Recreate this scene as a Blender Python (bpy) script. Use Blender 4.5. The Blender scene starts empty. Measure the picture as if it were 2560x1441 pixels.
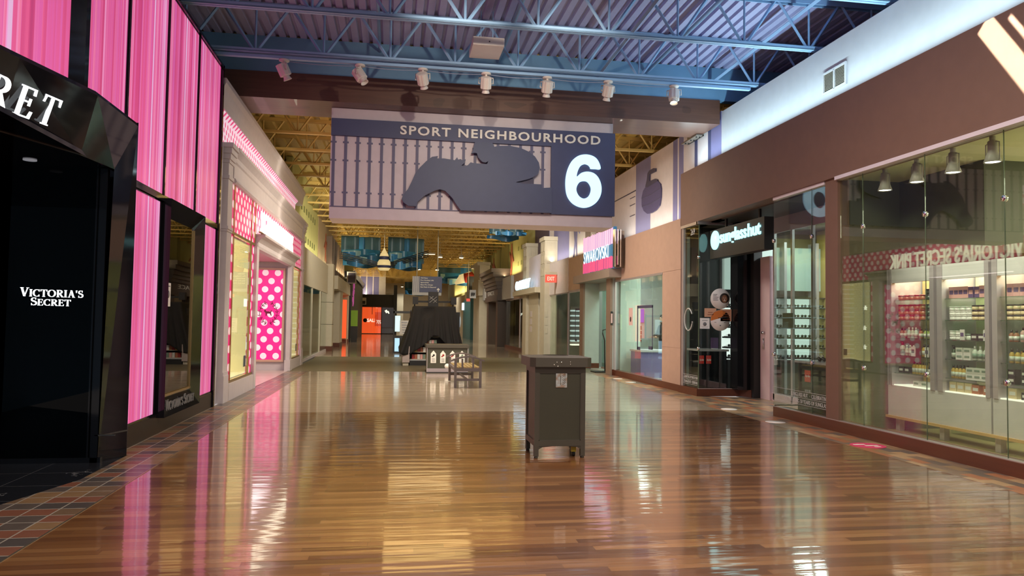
import bpy, bmesh, math, random
from mathutils import Vector, Matrix
from math import sin, cos, pi, radians
random.seed(7)
SC = bpy.context.scene
COL = SC.collection
# ------------------------------------------------------------------ camera
f_px = 1861.6
pt, yw, rl = radians(2.506), radians(9.033), radians(.8356)
F_ = Vector((sin(yw)*cos(pt), cos(yw)*cos(pt), sin(pt)))
R0 = Vector((cos(yw), -sin(yw), 0)); U0 = R0.cross(F_)
R_ = R0*cos(rl) + U0*sin(rl); U_ = U0*cos(rl) - R0*sin(rl)
cd = bpy.data.cameras.new('camera'); cam = bpy.data.objects.new('camera', cd); COL.objects.link(cam)
cd.sensor_width = 36; cd.lens = 36*f_px/2560; cd.clip_end = 300; cd.clip_start = .05
cam.matrix_world = Matrix(((R_.x, U_.x, -F_.x, 0), (R_.y, U_.y, -F_.y, 0), (R_.z, U_.z, -F_.z, 1.5), (0, 0, 0, 1)))
SC.camera = cam
# ------------------------------------------------------------------ view, world
SC.view_settings.view_transform = 'Standard'; SC.view_settings.look = 'None'
SC.view_settings.gamma = 1; SC.view_settings.use_curve_mapping = False
SC.view_settings.exposure = 0.0
SC.cycles.max_bounces = 7; SC.cycles.diffuse_bounces = 3; SC.cycles.glossy_bounces = 4
SC.cycles.transparent_max_bounces = 16; SC.cycles.transmission_bounces = 2
SC.cycles.caustics_reflective = False; SC.cycles.caustics_refractive = False
SC.cycles.sample_clamp_indirect = 4
w = bpy.data.worlds.new('world'); SC.world = w; w.use_nodes = True
w.node_tree.nodes['Background'].inputs[0].default_value = (.80, .74, .72, 1)
w.node_tree.nodes['Background'].inputs[1].default_value = .55
# ------------------------------------------------------------------ lamps and added fill of the hall
def lamp(kind, name, loc, target, power, color=(1, 1, 1), size=.3, size_y=None, spot=60, blend=.5, spread=180):
    d = bpy.data.lights.new(name, kind); d.energy = power; d.color = color
    o = bpy.data.objects.new(name, d); COL.objects.link(o); o.location = loc
    if target is not None:
        o.rotation_euler = (Vector(target) - Vector(loc)).to_track_quat('-Z', 'Y').to_euler()
    if kind == 'AREA':
        d.shape = 'RECTANGLE'; d.size = size; d.size_y = size_y or size; d.spread = radians(spread)
    elif kind == 'SPOT':
        d.spot_size = radians(spot); d.spot_blend = blend; d.shadow_soft_size = size
    else:
        d.shadow_soft_size = size
    return o
def strip(name, x, y0, y1, z, power, color, up=(0, 0, 1), wid=.06):
    """fluorescent cove strip lying along the corridor"""
    l = lamp('AREA', name, (x, (y0+y1)/2, z), (x+up[0], (y0+y1)/2, z+up[2]), power, color, wid, wid)
    d = Vector(up).normalized(); yv = Vector((0, 1, 0)); xv = yv.cross(-d)
    l.rotation_euler = Matrix((xv, yv, -d)).transposed().to_euler()
    l.data.size = wid; l.data.size_y = y1-y0
    return l
WARM = (1, .86, .66); NEUT = (1, .93, .86); COOL = (.80, .95, 1)
# general fill added high in the hall, unseen above the frame
for i, (x, y, p) in enumerate(((1.7, -1.5, 220), (1.7, 3.6, 270), (1.7, 7.6, 300))):
    lamp('AREA', 'hall_fill', (x, y, 5.6), (x, y, 0), p, (1, .84, .70), 2.2, .5)
# cove strips on the right-hand bands
strip('cove_light', 6.23, 3.5, 15.3, 4.84, 200, (.66, .92, 1), (-.30, 0, 1))
strip('cove_light', 6.27, 15.8, 20.2, 3.86, 15, (1, .97, .85), (.1, 0, 1))
strip('cove_light', 6.25, 24, 36, 3.9, 90, (1, .95, .75), (.1, 0, 1))
strip('cove_light', 6.15, 38, 80, 4.0, 850, (1, .82, .48), (.0, 0, 1))
# cove strips on the left-hand fascias
strip('cove_light', -2.95, 26, 38, 3.95, 80, (1, .93, .62), (-.1, 0, 1))
strip('cove_light', -2.9, 40, 80, 4.0, 850, (1, .82, .48), (0, 0, 1))
# fill added to the far corridor
lamp('AREA', 'hall_fill', (1.5, 17.6, 5.6), (1.5, 17.6, 0), 560, (1, .90, .74), 3.5, .8)  # added behind the hanging sign to brighten the pale floor
lamp('AREA', 'hall_fill', (1.2, 23.3, 5.66), (1.2, 23.3, 0), 50, (1, .66, .24), 2.7, 2.6)  # stands in for a lit yellow ceiling patch mirrored in the floor
lamp('AREA', 'hall_fill', (1.3, 33.2, 5.66), (1.3, 33.2, 0), 42, (1, .68, .28), 2.7, 3.0)  # second stand-in for lit ceiling, mirrored farther up the floor
lamp('AREA', 'hall_fill', (2, 101, 6.4), (2, 101, 0), 500, (1, .9, .72), 1.2, .4)  # added so the end of the corridor is not dark
for x, y, tx in ((-.6, 25.5, -2.0), (1.4, 26.0, 1.6), (3.6, 26.0, 5.4)):
    lamp('SPOT', 'hall_fill_spot', (x, y, 5.6), (tx, 37, .5), 700, (1, .92, .76), .12, spot=130, blend=.8)  # unseen fill added to lift the far shopfronts and direction sign
# beam of a slot spotlight on the brown band, upper right
def slot_spot(cy, cz, ln, wd, power):
    d = Vector((1, 0, -.6)).normalized(); v = Vector((0, -.58, -.81)); v = (v-d*v.dot(d)).normalized(); u = v.cross(-d)
    l = lamp('AREA', 'slot_spot', (4.5, cy, cz+1.02), None, power, (1, .93, .74), wd, ln, spread=1.2)
    l.rotation_euler = Matrix((u, v, -d)).transposed().to_euler()
slot_spot(6.42, 3.98, 1.75, .22, 13)
slot_spot(6.48, 4.48, .5, .05, 1.0)
# ------------------------------------------------------------------ materials
MATS = {}
def mat(name, col, rough=.55, metal=0, es=0, ecol=None, coat=0, var=.08, vscale=6, spec=.5, coat_rough=.05):
    if name in MATS: return MATS[name]
    m = bpy.data.materials.new(name); m.use_nodes = True; N = m.node_tree.nodes; L = m.node_tree.links
    b = N['Principled BSDF']; b.inputs['Base Color'].default_value = (*col, 1)
    b.inputs['Roughness'].default_value = rough; b.inputs['Metallic'].default_value = metal
    b.inputs['Specular IOR Level'].default_value = spec
    b.inputs['Coat Weight'].default_value = coat; b.inputs['Coat Roughness'].default_value = coat_rough
    if es:
        b.inputs['Emission Color'].default_value = (*(ecol or col), 1); b.inputs['Emission Strength'].default_value = es
    if var:
        tc = N.new('ShaderNodeTexCoord'); no = N.new('ShaderNodeTexNoise'); no.inputs['Scale'].default_value = vscale
        no.inputs['Detail'].default_value = 2
        mr = N.new('ShaderNodeMapRange'); mr.inputs['To Min'].default_value = 1-var; mr.inputs['To Max'].default_value = 1+var
        mx = N.new('ShaderNodeVectorMath'); mx.operation = 'SCALE'; mx.inputs[0].default_value = col
        L.new(tc.outputs['Object'], no.inputs['Vector']); L.new(no.outputs['Fac'], mr.inputs['Value'])
        L.new(mr.outputs['Result'], mx.inputs['Scale']); L.new(mx.outputs[0], b.inputs['Base Color'])
    MATS[name] = m; return m
def emit(name, col, s): return mat(name, tuple(c*.5 for c in col), .4, 0, s, col, var=0)
def glass(name, tint=(1, 1, 1), base=.05, boost=1.0):
    if name in MATS: return MATS[name]
    m = bpy.data.materials.new(name); m.use_nodes = True; N = m.node_tree.nodes; L = m.node_tree.links
    N.remove(N['Principled BSDF']); out = N['Material Output']
    t = N.new('ShaderNodeBsdfTransparent'); t.inputs[0].default_value = (*tint, 1)
    g = N.new('ShaderNodeBsdfGlossy'); g.inputs['Roughness'].default_value = 0.0; g.inputs[0].default_value = (1, 1, 1, 1)
    lw = N.new('ShaderNodeLayerWeight'); lw.inputs[0].default_value = .5
    pw = N.new('ShaderNodeMath'); pw.operation = 'POWER'; pw.inputs[1].default_value = 5
    ma = N.new('ShaderNodeMath'); ma.operation = 'MULTIPLY_ADD'; ma.inputs[1].default_value = .85*boost; ma.inputs[2].default_value = base
    mi = N.new('ShaderNodeMixShader')
    L.new(lw.outputs['Facing'], pw.inputs[0]); L.new(pw.outputs[0], ma.inputs[0]); L.new(ma.outputs[0], mi.inputs[0])
    L.new(t.outputs[0], mi.inputs[1]); L.new(g.outputs[0], mi.inputs[2]); L.new(mi.outputs[0], out.inputs[0])
    MATS[name] = m; return m
class NG:
    """small helper to write node graphs"""
    def __init__(s, name):
        s.m = bpy.data.materials.new(name); s.m.use_nodes = True; s.N = s.m.node_tree.nodes; s.L = s.m.node_tree.links
        s.b = s.N['Principled BSDF']; MATS[name] = s.m
        g = s.N.new('ShaderNodeNewGeometry'); sp = s.N.new('ShaderNodeSeparateXYZ'); s.L.new(g.outputs['Position'], sp.inputs[0])
        s.pos = g.outputs['Position']; s.x, s.y, s.z = sp.outputs
    def put(s, sock, v):
        if isinstance(v, bpy.types.NodeSocket): s.L.new(v, sock)
        elif isinstance(v, (tuple, list)) and len(v) == 3 and sock.type == 'RGBA': sock.default_value = (*v, 1)
        else: sock.default_value = v
    def math(s, op, a, b=0, c=None):
        n = s.N.new('ShaderNodeMath'); n.operation = op; s.put(n.inputs[0], a); s.put(n.inputs[1], b)
        if c is not None: s.put(n.inputs[2], c)
        return n.outputs[0]
    def comb(s, x=0, y=0, z=0):
        n = s.N.new('ShaderNodeCombineXYZ')
        for i, v in enumerate((x, y, z)): s.put(n.inputs[i], v)
        return n.outputs[0]
    def noise(s, vec, scale=1, detail=2, rough=.5):
        n = s.N.new('ShaderNodeTexNoise'); s.put(n.inputs['Vector'], vec); n.inputs['Scale'].default_value = scale
        n.inputs['Detail'].default_value = detail; n.inputs['Roughness'].default_value = rough; return n.outputs['Fac']
    def white(s, vec):
        n = s.N.new('ShaderNodeTexWhiteNoise'); n.noise_dimensions = '3D'; s.put(n.inputs['Vector'], vec); return n.outputs['Value']
    def ramp(s, fac, stops, interp='LINEAR'):
        n = s.N.new('ShaderNodeValToRGB'); cr = n.color_ramp; cr.interpolation = interp
        while len(cr.elements) < len(stops): cr.elements.new(.5)
        for e, (p, c) in zip(cr.elements, stops): e.position = p; e.color = (*c, 1)
        s.put(n.inputs[0], fac); return n.outputs[0]
    def mix(s, fac, a, b, blend='MIX'):
        n = s.N.new('ShaderNodeMix'); n.data_type = 'RGBA'; n.blend_type = blend
        s.put(n.inputs[0], fac); s.put(n.inputs[6], a); s.put(n.inputs[7], b); return n.outputs[2]
    def bump(s, h, strength=.1, dist=.01):
        n = s.N.new('ShaderNodeBump'); n.inputs['Strength'].default_value = strength; n.inputs['Distance'].default_value = dist
        s.put(n.inputs['Height'], h); s.L.new(n.outputs[0], s.b.inputs['Normal']); return n.outputs[0]
    def done(s, **kw):
        for k, v in kw.items(): s.put(s.b.inputs[k.replace('_', ' ')], v)
        return s.m
def lin(r, g, b):
    return tuple(((c/255)/12.92 if c <= 10 else ((c/255+.055)/1.055)**2.4) for c in (r, g, b))

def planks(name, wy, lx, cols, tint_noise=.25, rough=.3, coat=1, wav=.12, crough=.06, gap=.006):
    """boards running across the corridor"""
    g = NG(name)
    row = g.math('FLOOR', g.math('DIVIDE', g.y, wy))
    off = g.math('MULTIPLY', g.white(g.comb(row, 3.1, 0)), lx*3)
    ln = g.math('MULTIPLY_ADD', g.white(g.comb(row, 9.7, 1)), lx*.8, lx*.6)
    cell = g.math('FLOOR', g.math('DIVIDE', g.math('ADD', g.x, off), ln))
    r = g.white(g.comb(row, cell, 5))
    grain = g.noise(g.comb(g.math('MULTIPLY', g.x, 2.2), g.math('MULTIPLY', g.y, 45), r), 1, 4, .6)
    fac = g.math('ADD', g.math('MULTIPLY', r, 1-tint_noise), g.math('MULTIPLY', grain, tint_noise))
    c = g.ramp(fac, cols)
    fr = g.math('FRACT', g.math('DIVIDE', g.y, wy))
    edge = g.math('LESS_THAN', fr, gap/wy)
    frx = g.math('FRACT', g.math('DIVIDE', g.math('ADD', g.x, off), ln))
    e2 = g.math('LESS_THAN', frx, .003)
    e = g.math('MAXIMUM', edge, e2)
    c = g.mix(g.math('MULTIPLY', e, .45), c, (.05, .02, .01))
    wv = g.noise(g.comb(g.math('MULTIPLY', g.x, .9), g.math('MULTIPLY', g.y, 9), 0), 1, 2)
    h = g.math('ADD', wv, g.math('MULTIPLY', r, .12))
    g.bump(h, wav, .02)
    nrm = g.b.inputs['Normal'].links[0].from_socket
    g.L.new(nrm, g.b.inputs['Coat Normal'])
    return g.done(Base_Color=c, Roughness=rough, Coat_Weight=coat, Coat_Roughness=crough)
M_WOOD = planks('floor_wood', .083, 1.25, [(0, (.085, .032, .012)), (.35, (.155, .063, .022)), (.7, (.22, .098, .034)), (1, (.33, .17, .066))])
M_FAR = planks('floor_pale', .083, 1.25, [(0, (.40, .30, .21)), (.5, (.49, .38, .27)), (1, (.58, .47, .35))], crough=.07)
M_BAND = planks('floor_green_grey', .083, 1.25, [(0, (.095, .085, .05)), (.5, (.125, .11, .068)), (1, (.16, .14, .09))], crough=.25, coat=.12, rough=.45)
M_PINKFLOOR = planks('floor_store_pale', .12, 1.0, [(0, (.5, .40, .36)), (1, (.62, .52, .47))], crough=.2, coat=.5)

def tiles(name, wx, wy, x0, stops, grout, gw=.012, rough=.35, coat=.3, stag=0, shear=0):
    g = NG(name)
    yy = g.math('ADD', g.y, g.math('MULTIPLY', g.x, shear)) if shear else g.y
    cx = g.math('DIVIDE', g.math('SUBTRACT', g.x, x0), wx); ix = g.math('FLOOR', cx)
    cy = g.math('ADD', g.math('DIVIDE', yy, wy), g.math('MULTIPLY', ix, stag)); iy = g.math('FLOOR', cy)
    r = g.white(g.comb(ix, iy, 2))
    c = g.ramp(r, stops, 'CONSTANT')
    n = g.noise(g.pos, 9, 2); c = g.mix(.5, c, g.ramp(n, [(0, (.3, .3, .3)), (1, (.7, .7, .7))]), 'OVERLAY')
    ex = g.math('LESS_THAN', g.math('FRACT', cx), gw/wx); ey = g.math('LESS_THAN', g.math('FRACT', cy), gw/wy)
    e = g.math('MAXIMUM', ex, ey)
    c = g.mix(e, c, grout)
    return g.done(Base_Color=c, Roughness=rough, Coat_Weight=coat, Coat_Roughness=.15)
TST = [(0, (.075, .062, .058)), (.3, (.10, .078, .068)), (.5, (.20, .078, .048)), (.72, (.235, .14, .072)), (.9, (.16, .10, .06))]
M_TILE = tiles('floor_quarry_tile', .205, .196, -2.505, TST, (.36, .32, .27))
M_TILER = tiles('floor_mosaic_tile', .14, .28, 0, [(0, (.13, .11, .095)), (.22, (.27, .18, .10)), (.45, (.37, .15, .075)), (.65, (.42, .27, .15)), (.82, (.20, .14, .10))], (.2, .15, .1), gw=0, stag=.5)

def polka(name, bg, dot, px, pz, r, axis, es=0, origin=(0, 0), rough=.4):
    """staggered dots, in the (y,z) or (x,z) plane"""
    g = NG(name)
    u = {'x': g.x, 'y': g.y}[axis]; v = g.z
    u = g.math('SUBTRACT', u, origin[0]); v = g.math('SUBTRACT', v, origin[1])
    row = g.math('FLOOR', g.math('DIVIDE', v, pz))
    uu = g.math('ADD', u, g.math('MULTIPLY', g.math('MODULO', g.math('ABSOLUTE', row), 2), px*.5))
    du = g.math('MULTIPLY', g.math('SUBTRACT', g.math('FRACT', g.math('DIVIDE', uu, px)), .5), px)
    dv = g.math('MULTIPLY', g.math('SUBTRACT', g.math('FRACT', g.math('DIVIDE', v, pz)), .5), pz)
    d = g.math('SQRT', g.math('ADD', g.math('MULTIPLY', du, du), g.math('MULTIPLY', dv, dv)))
    m = g.math('LESS_THAN', d, r)
    c = g.mix(m, bg, dot)
    kw = dict(Base_Color=c, Roughness=rough)
    if es: kw.update(Emission_Color=c, Emission_Strength=es)
    return g.done(**kw)
M_DOTPINK = polka('pink_dotted_panel', (.66, .02, .17), (.86, .62, .66), .30, .165, .072, 'y', es=.5)
M_DOTWHITE = polka('white_dotted_panel', (.86, .66, .78), (.72, .07, .22), .20, .115, .048, 'y', es=.6, origin=(0, .05))  # frieze glow is put into its colour in place of a lamp
M_DOTPOSTER = polka('poster_dots', (.80, .02, .24), (.90, .66, .74), .34, .235, .088, 'x', es=.5, origin=(-3.93, .05))

def stripes_mat():
    g = NG('pink_light_stripes')
    a = g.white(g.comb(g.math('FLOOR', g.math('MULTIPLY', g.y, 21)), 1, 0))
    b = g.white(g.comb(g.math('FLOOR', g.math('MULTIPLY', g.y, 7.3)), 2, 0))
    c2 = g.white(g.comb(g.math('FLOOR', g.math('MULTIPLY', g.y, 46)), 3, 0))
    fac = g.math('ADD', g.math('ADD', g.math('MULTIPLY', a, .45), g.math('MULTIPLY', b, .35)), g.math('MULTIPLY', c2, .2))
    col = g.ramp(fac, [(0, lin(178, 48, 110)), (.22, lin(205, 62, 122)), (.38, lin(226, 86, 140)), (.52, lin(222, 96, 172)), (.64, lin(240, 118, 158)), (.76, lin(240, 160, 215)), (.88, lin(226, 190, 226))])
    # emission strength drifts at random over the backlit film
    zz = g.math('MULTIPLY_ADD', g.noise(g.comb(0, g.math('MULTIPLY', g.y, .7), g.math('MULTIPLY', g.z, .9)), 1, 1), .30, .66)
    return g.done(Base_Color=(.2, .05, .1), Roughness=.3, Specular_IOR_Level=.12, Emission_Color=col, Emission_Strength=zz)
M_STRIPE = stripes_mat()
def wood_mat(name, a, b, axis='x', rough=.45, coat=.2):
    g = NG(name)
    s = {'x': (1.2, 25, 25), 'y': (25, 1.2, 25), 'z': (25, 25, 1.2)}[axis]
    n = g.noise(g.comb(g.math('MULTIPLY', g.x, s[0]), g.math('MULTIPLY', g.y, s[1]), g.math('MULTIPLY', g.z, s[2])), 1, 4, .6)
    k = g.noise(g.comb(g.math('MULTIPLY', g.x, 2.0), g.math('MULTIPLY', g.y, 2.0), g.math('MULTIPLY', g.z, 5)), 1, 0)
    knot = g.math('GREATER_THAN', k, .78)
    c = g.ramp(n, [(.25, a), (.75, b)]); c = g.mix(g.math('MULTIPLY', knot, .35), c, tuple(v*.3 for v in a))
    return g.done(Base_Color=c, Roughness=rough, Coat_Weight=coat)
M_BEAM = wood_mat('laminated_beam_wood', (.085, .036, .024), (.125, .056, .036), 'x')
M_BASE = wood_mat('reddish_base_wood', (.085, .022, .010), (.115, .032, .014), 'y', .4, .12)
M_DKBASE = wood_mat('dark_base_wood', (.012, .0065, .005), (.018, .009, .006), 'y', .4, .05)
M_SEAT = wood_mat('bench_slat_wood', (.40, .27, .10), (.56, .40, .17), 'y', .35, .6)
M_BLACK = mat('gloss_black', (.006, .006, .008), .06, spec=.35, var=0)
M_BLACKM = mat('matt_black', (.012, .012, .013), .5, var=0)
M_STONE = None
def stone_mat():
    g = NG('black_marble_floor')
    n = g.noise(g.pos, 2.2, 6, .65)
    v = g.math('ABSOLUTE', g.math('SUBTRACT', n, .5)); vein = g.math('LESS_THAN', v, .006)
    m2 = g.math('GREATER_THAN', g.noise(g.pos, 1.3, 1), .55)
    fx = g.math('LESS_THAN', g.math('FRACT', g.math('DIVIDE', g.math('ADD', g.x, 3.33), .61)), .012)
    fy = g.math('LESS_THAN', g.math('FRACT', g.math('DIVIDE', g.math('SUBTRACT', g.y, 7.12), .56)), .013)
    c = g.mix(g.math('MULTIPLY', vein, m2), (.012, .013, .017), (.16, .16, .17))
    c = g.mix(g.math('MAXIMUM', fx, fy), c, (.10, .10, .11))
    return g.done(Base_Color=c, Roughness=.22)
M_STONE = stone_mat()
M_BLUEDECK = mat('painted_blue_deck', (.33, .345, .55), .6)
M_BLUE = mat('painted_blue_steel', (.23, .38, .60), .5)
M_BLUEWALL = mat('painted_blue_wall', (.14, .29, .46), .7)
M_YDECK = mat('painted_yellow_deck', (.55, .38, .10), .6)
M_YEL = mat('painted_yellow_steel', (.62, .43, .13), .5)
M_WHITE = mat('white_paint', (.45, .455, .48), .6)
M_BROWN = mat('brown_paint', (.185, .105, .078), .65)
M_PEACH = mat('peach_paint', (.42, .275, .215), .65)
M_CREAM = mat('cream_paint', (.52, .47, .37), .65)
M_LILAC = mat('pale_lilac_paint', (.60, .54, .55), .6)
M_NAVY = mat('slate_blue_paint', (.052, .062, .15), .5)
M_NAVY2 = mat('slate_purple_paint', (.17, .16, .32), .55)
M_NAVY3 = mat('deep_purple_paint', (.055, .05, .10), .55)
M_LILACTRIM = mat('lilac_white_trim', (.74, .68, .76), .35)
M_TRIM = mat('satin_trim', (.55, .49, .50), .3, .6)
M_GOLD = mat('brass_trim', (.45, .32, .14), .3, .9)
M_CHROME = mat('chrome', (.75, .75, .76), .12, 1, var=0)
M_GREYW = mat('grey_white_moulding', (.56, .50, .52), .5)
M_HEADW = mat('lamp_head_white', (.62, .56, .54), .4)
M_GLASS = glass('shop_glass', (.93, .97, .95))
M_GLASSG = glass('green_tinted_glass', (.86, .92, .86), .06)
M_DARKGLASS = glass('dark_tinted_glass', (.05, .05, .055), .012, .6)
M_TAUPE = mat('taupe_paint', (.054, .053, .035), .45)
M_TAUPE2 = mat('taupe_frame_paint', (.070, .062, .048), .45)
M_LETTER = mat('white_letter', (.82, .80, .74), .5)
M_BULB = emit('lamp_bulb', (1, .86, .55), 14)
M_LED = emit('lit_white_letter', (.93, .97, 1), 2.2)
M_LEDW = emit('lit_warm_letter', (1, .93, .70), 3.0)
# ------------------------------------------------------------------ mesh helpers
class MB:
    def __init__(s): s.v = []; s.f = []; s.sm = []
    def add(s, vs, fs, smooth=False):
        o = len(s.v); s.v += [tuple(v) for v in vs]; s.f += [tuple(i+o for i in f) for f in fs]; s.sm += [smooth]*len(fs); return s
    def box(s, x0, x1, y0, y1, z0, z1, bev=0):
        if x0 > x1: x0, x1 = x1, x0
        if y0 > y1: y0, y1 = y1, y0
        if z0 > z1: z0, z1 = z1, z0
        if bev:
            bm = bmesh.new(); bmesh.ops.create_cube(bm, size=1)
            for v in bm.verts: v.co = Vector(((x0+x1)/2+v.co.x*(x1-x0), (y0+y1)/2+v.co.y*(y1-y0), (z0+z1)/2+v.co.z*(z1-z0)))
            bmesh.ops.bevel(bm, geom=bm.edges[:], offset=bev, segments=2, affect='EDGES', profile=.6)
            bm.verts.index_update(); s.add([v.co[:] for v in bm.verts], [[v.index for v in f.verts] for f in bm.faces]); bm.free(); return s
        return s.add([(x, y, z) for x in (x0, x1) for y in (y0, y1) for z in (z0, z1)],
                     [(0, 1, 3, 2), (4, 6, 7, 5), (0, 4, 5, 1), (2, 3, 7, 6), (0, 2, 6, 4), (1, 5, 7, 3)])
    def prism(s, pts, plane, a, b):
        """2d outline pushed between a and b; plane 'x': (y,z) outline, 'y': (x,z), 'z': (x,y)"""
        m = {'x': lambda p, c: (c, p[0], p[1]), 'y': lambda p, c: (p[0], c, p[1]), 'z': lambda p, c: (p[0], p[1], c)}[plane]
        n = len(pts); ar = sum(pts[i][0]*pts[(i+1) % n][1]-pts[(i+1) % n][0]*pts[i][1] for i in range(n))
        if ar < 0: pts = pts[::-1]
        lo, hi = min(a, b), max(a, b)
        vs = [m(p, lo) for p in pts]+[m(p, hi) for p in pts]
        fl = plane == 'y'
        bot = list(range(n)); top = list(range(n, 2*n))
        fs = [tuple(bot if fl else bot[::-1]), tuple(top[::-1] if fl else top)]
        for i in range(n):
            j = (i+1) % n; q = (i, j, n+j, n+i); fs.append(q[::-1] if fl else q)
        return s.add(vs, fs)
    def tube(s, pts, r, n=8, caps=True, close=False):
        pts = [Vector(p) for p in pts]; rs = r if isinstance(r, (list, tuple)) else [r]*len(pts); vs = []; fs = []
        k = len(pts); up = Vector((0, 0, 1))
        for i, p in enumerate(pts):
            t = (pts[min(i+1, k-1)]-pts[max(i-1, 0)]).normalized()
            a = t.cross(up) if abs(t.z) < .95 else t.cross(Vector((1, 0, 0)))
            a.normalize(); b = t.cross(a)
            for j in range(n): vs.append(tuple(p+(a*cos(2*pi*j/n)+b*sin(2*pi*j/n))*rs[i]))
        for i in range(k-1):
            for j in range(n): fs.append((i*n+j, i*n+(j+1) % n, (i+1)*n+(j+1) % n, (i+1)*n+j))
        if caps: fs += [tuple(range(n))[::-1], tuple(range((k-1)*n, k*n))]
        return s.add(vs, fs, n > 5)
    def bar(s, p, q, w, h=None):
        """square bar from p to q"""
        return s.tube([p, q], w*.7071, 4)
    def lathe(s, prof, c=(0, 0, 0), n=16, axis='z'):
        vs = []; fs = []; k = len(prof)
        for r, z in prof:
            for j in range(n):
                a = 2*pi*j/n; u, v = r*cos(a), r*sin(a)
                vs.append({'z': (c[0]+u, c[1]+v, c[2]+z), 'y': (c[0]+u, c[1]+z, c[2]+v), 'x': (c[0]+z, c[1]+u, c[2]+v)}[axis])
        for i in range(k-1):
            for j in range(n): fs.append((i*n+j, i*n+(j+1) % n, (i+1)*n+(j+1) % n, (i+1)*n+j))
        fs += [tuple(range(n))[::-1], tuple(range((k-1)*n, k*n))]
        return s.add(vs, fs, True)
    def disc(s, c, r, axis, t=.004, n=28):
        o = {'x': (0,), 'y': (1,), 'z': (2,)}
        return s.lathe([(r, -t/2), (r, t/2)], c, n, axis)
    def sheet(s, rows, closed=False):
        """grid of points"""
        h, wd = len(rows), len(rows[0]); vs = [p for r in rows for p in r]
        return s.add(vs, [(i*wd+j, i*wd+j+1, (i+1)*wd+j+1, (i+1)*wd+j) for i in range(h-1) for j in range(wd-1)], True)
    def obj(s, name, m, parent=None, loc=None):
        me = bpy.data.meshes.new(name); off = Vector((0, 0, 0))
        if parent is not None:
            p = parent
            while p is not None: off += p.location; p = p.parent
        elif loc is not None: off = Vector(loc)
        else:
            xs, ys, zs = zip(*s.v); off = Vector(((min(xs)+max(xs))/2, (min(ys)+max(ys))/2, min(zs)))
        me.from_pydata([(a-off.x, b-off.y, c-off.z) for a, b, c in s.v], [], s.f)
        me.polygons.foreach_set('use_smooth', s.sm); me.update()
        bm = bmesh.new(); bm.from_mesh(me); bmesh.ops.recalc_face_normals(bm, faces=bm.faces[:]); bm.to_mesh(me); bm.free()
        me.materials.append(m); o = bpy.data.objects.new(name, me); COL.objects.link(o)
        if parent is not None: o.parent = parent
        else: o.location = off
        return o
LABELS = {}
def tag(o, label, cat, group=None):
    o['label'] = label; o['category'] = cat
    if group: o['group'] = group
    LABELS.setdefault(label, []).append(group)
    return o
def thing(name, label, cat, loc, group=None):
    o = bpy.data.objects.new(name, None); COL.objects.link(o); o.location = loc; o.empty_display_size = .1
    return tag(o, label, cat, group)
def struct(o): o['kind'] = 'structure'; return o
def sbox(name, m, *a): return struct(MB().box(*a).obj(name, m))
def group_empty(name, loc):
    o = bpy.data.objects.new(name, None); COL.objects.link(o); o.location = loc; o['kind'] = 'structure'; return o
def dup(root, loc, label, group=None):
    r = root.copy(); COL.objects.link(r); r.location = loc; r['label'] = label
    if group: r['group'] = group
    LABELS.setdefault(label, []).append(group)
    for ch in list(root.children):
        c = ch.copy(); COL.objects.link(c); c.parent = r
        for g in list(ch.children):
            d = g.copy(); COL.objects.link(d); d.parent = c
    return r
ORD = 'first second third fourth fifth sixth seventh eighth ninth tenth eleventh twelfth thirteenth fourteenth fifteenth sixteenth seventeenth eighteenth nineteenth twentieth'.split()
def ordn(i):
    if i < 20: return ORD[i]
    t, u = divmod(i+1, 10); T = {2: 'twent', 3: 'thirt', 4: 'fort', 5: 'fift'}[t]
    return T+'ieth' if u == 0 else T+'y-'+ORD[u-1]
# ---- lettering
def letters(s, plane, c, u0, v0, wid, hgt, depth, flip=1, bold=0.0, track=1.0, shear=0):
    """text in a plane: u runs from u0 over wid (times flip), v is up; returns MB"""
    cu = bpy.data.curves.new('t', 'FONT'); cu.body = s; cu.size = 1; cu.offset = bold; cu.space_character = track; cu.resolution_u = 3
    ob = bpy.data.objects.new('t', cu); COL.objects.link(ob)
    dg = bpy.context.evaluated_depsgraph_get(); dg.update()
    me = bpy.data.meshes.new_from_object(ob.evaluated_get(dg))
    P = [v.co.copy() for v in me.vertices]; FS = [tuple(p.vertices) for p in me.polygons]
    ec = {}
    for f in FS:
        for i in range(len(f)):
            e = (f[i], f[(i+1) % len(f)]); ec[tuple(sorted(e))] = ec.get(tuple(sorted(e)), []) + [e]
    bnd = [v[0] for v in ec.values() if len(v) == 1]
    bpy.data.objects.remove(ob); bpy.data.curves.remove(cu); bpy.data.meshes.remove(me)
    x0 = min(p.x for p in P); x1 = max(p.x for p in P); y0 = min(p.y for p in P); y1 = max(p.y for p in P)
    mb = MB()
    def mp(p, d):
        a = u0+flip*(p.x-x0)/(x1-x0)*wid; b = v0+(p.y-y0)/(y1-y0)*hgt; a += shear*(b-v0)
        return {'x': (c+d, a, b), 'y': (a, c+d, b), 'z': (a, b, c+d)}[plane]
    n = len(P); vs = [mp(p, 0) for p in P]+[mp(p, depth) for p in P]
    fs = [f for f in FS]+[tuple(i+n for i in f[::-1]) for f in FS]+[(b, a, a+n, b+n) for a, b in bnd]
    return mb.add(vs, fs)
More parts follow.
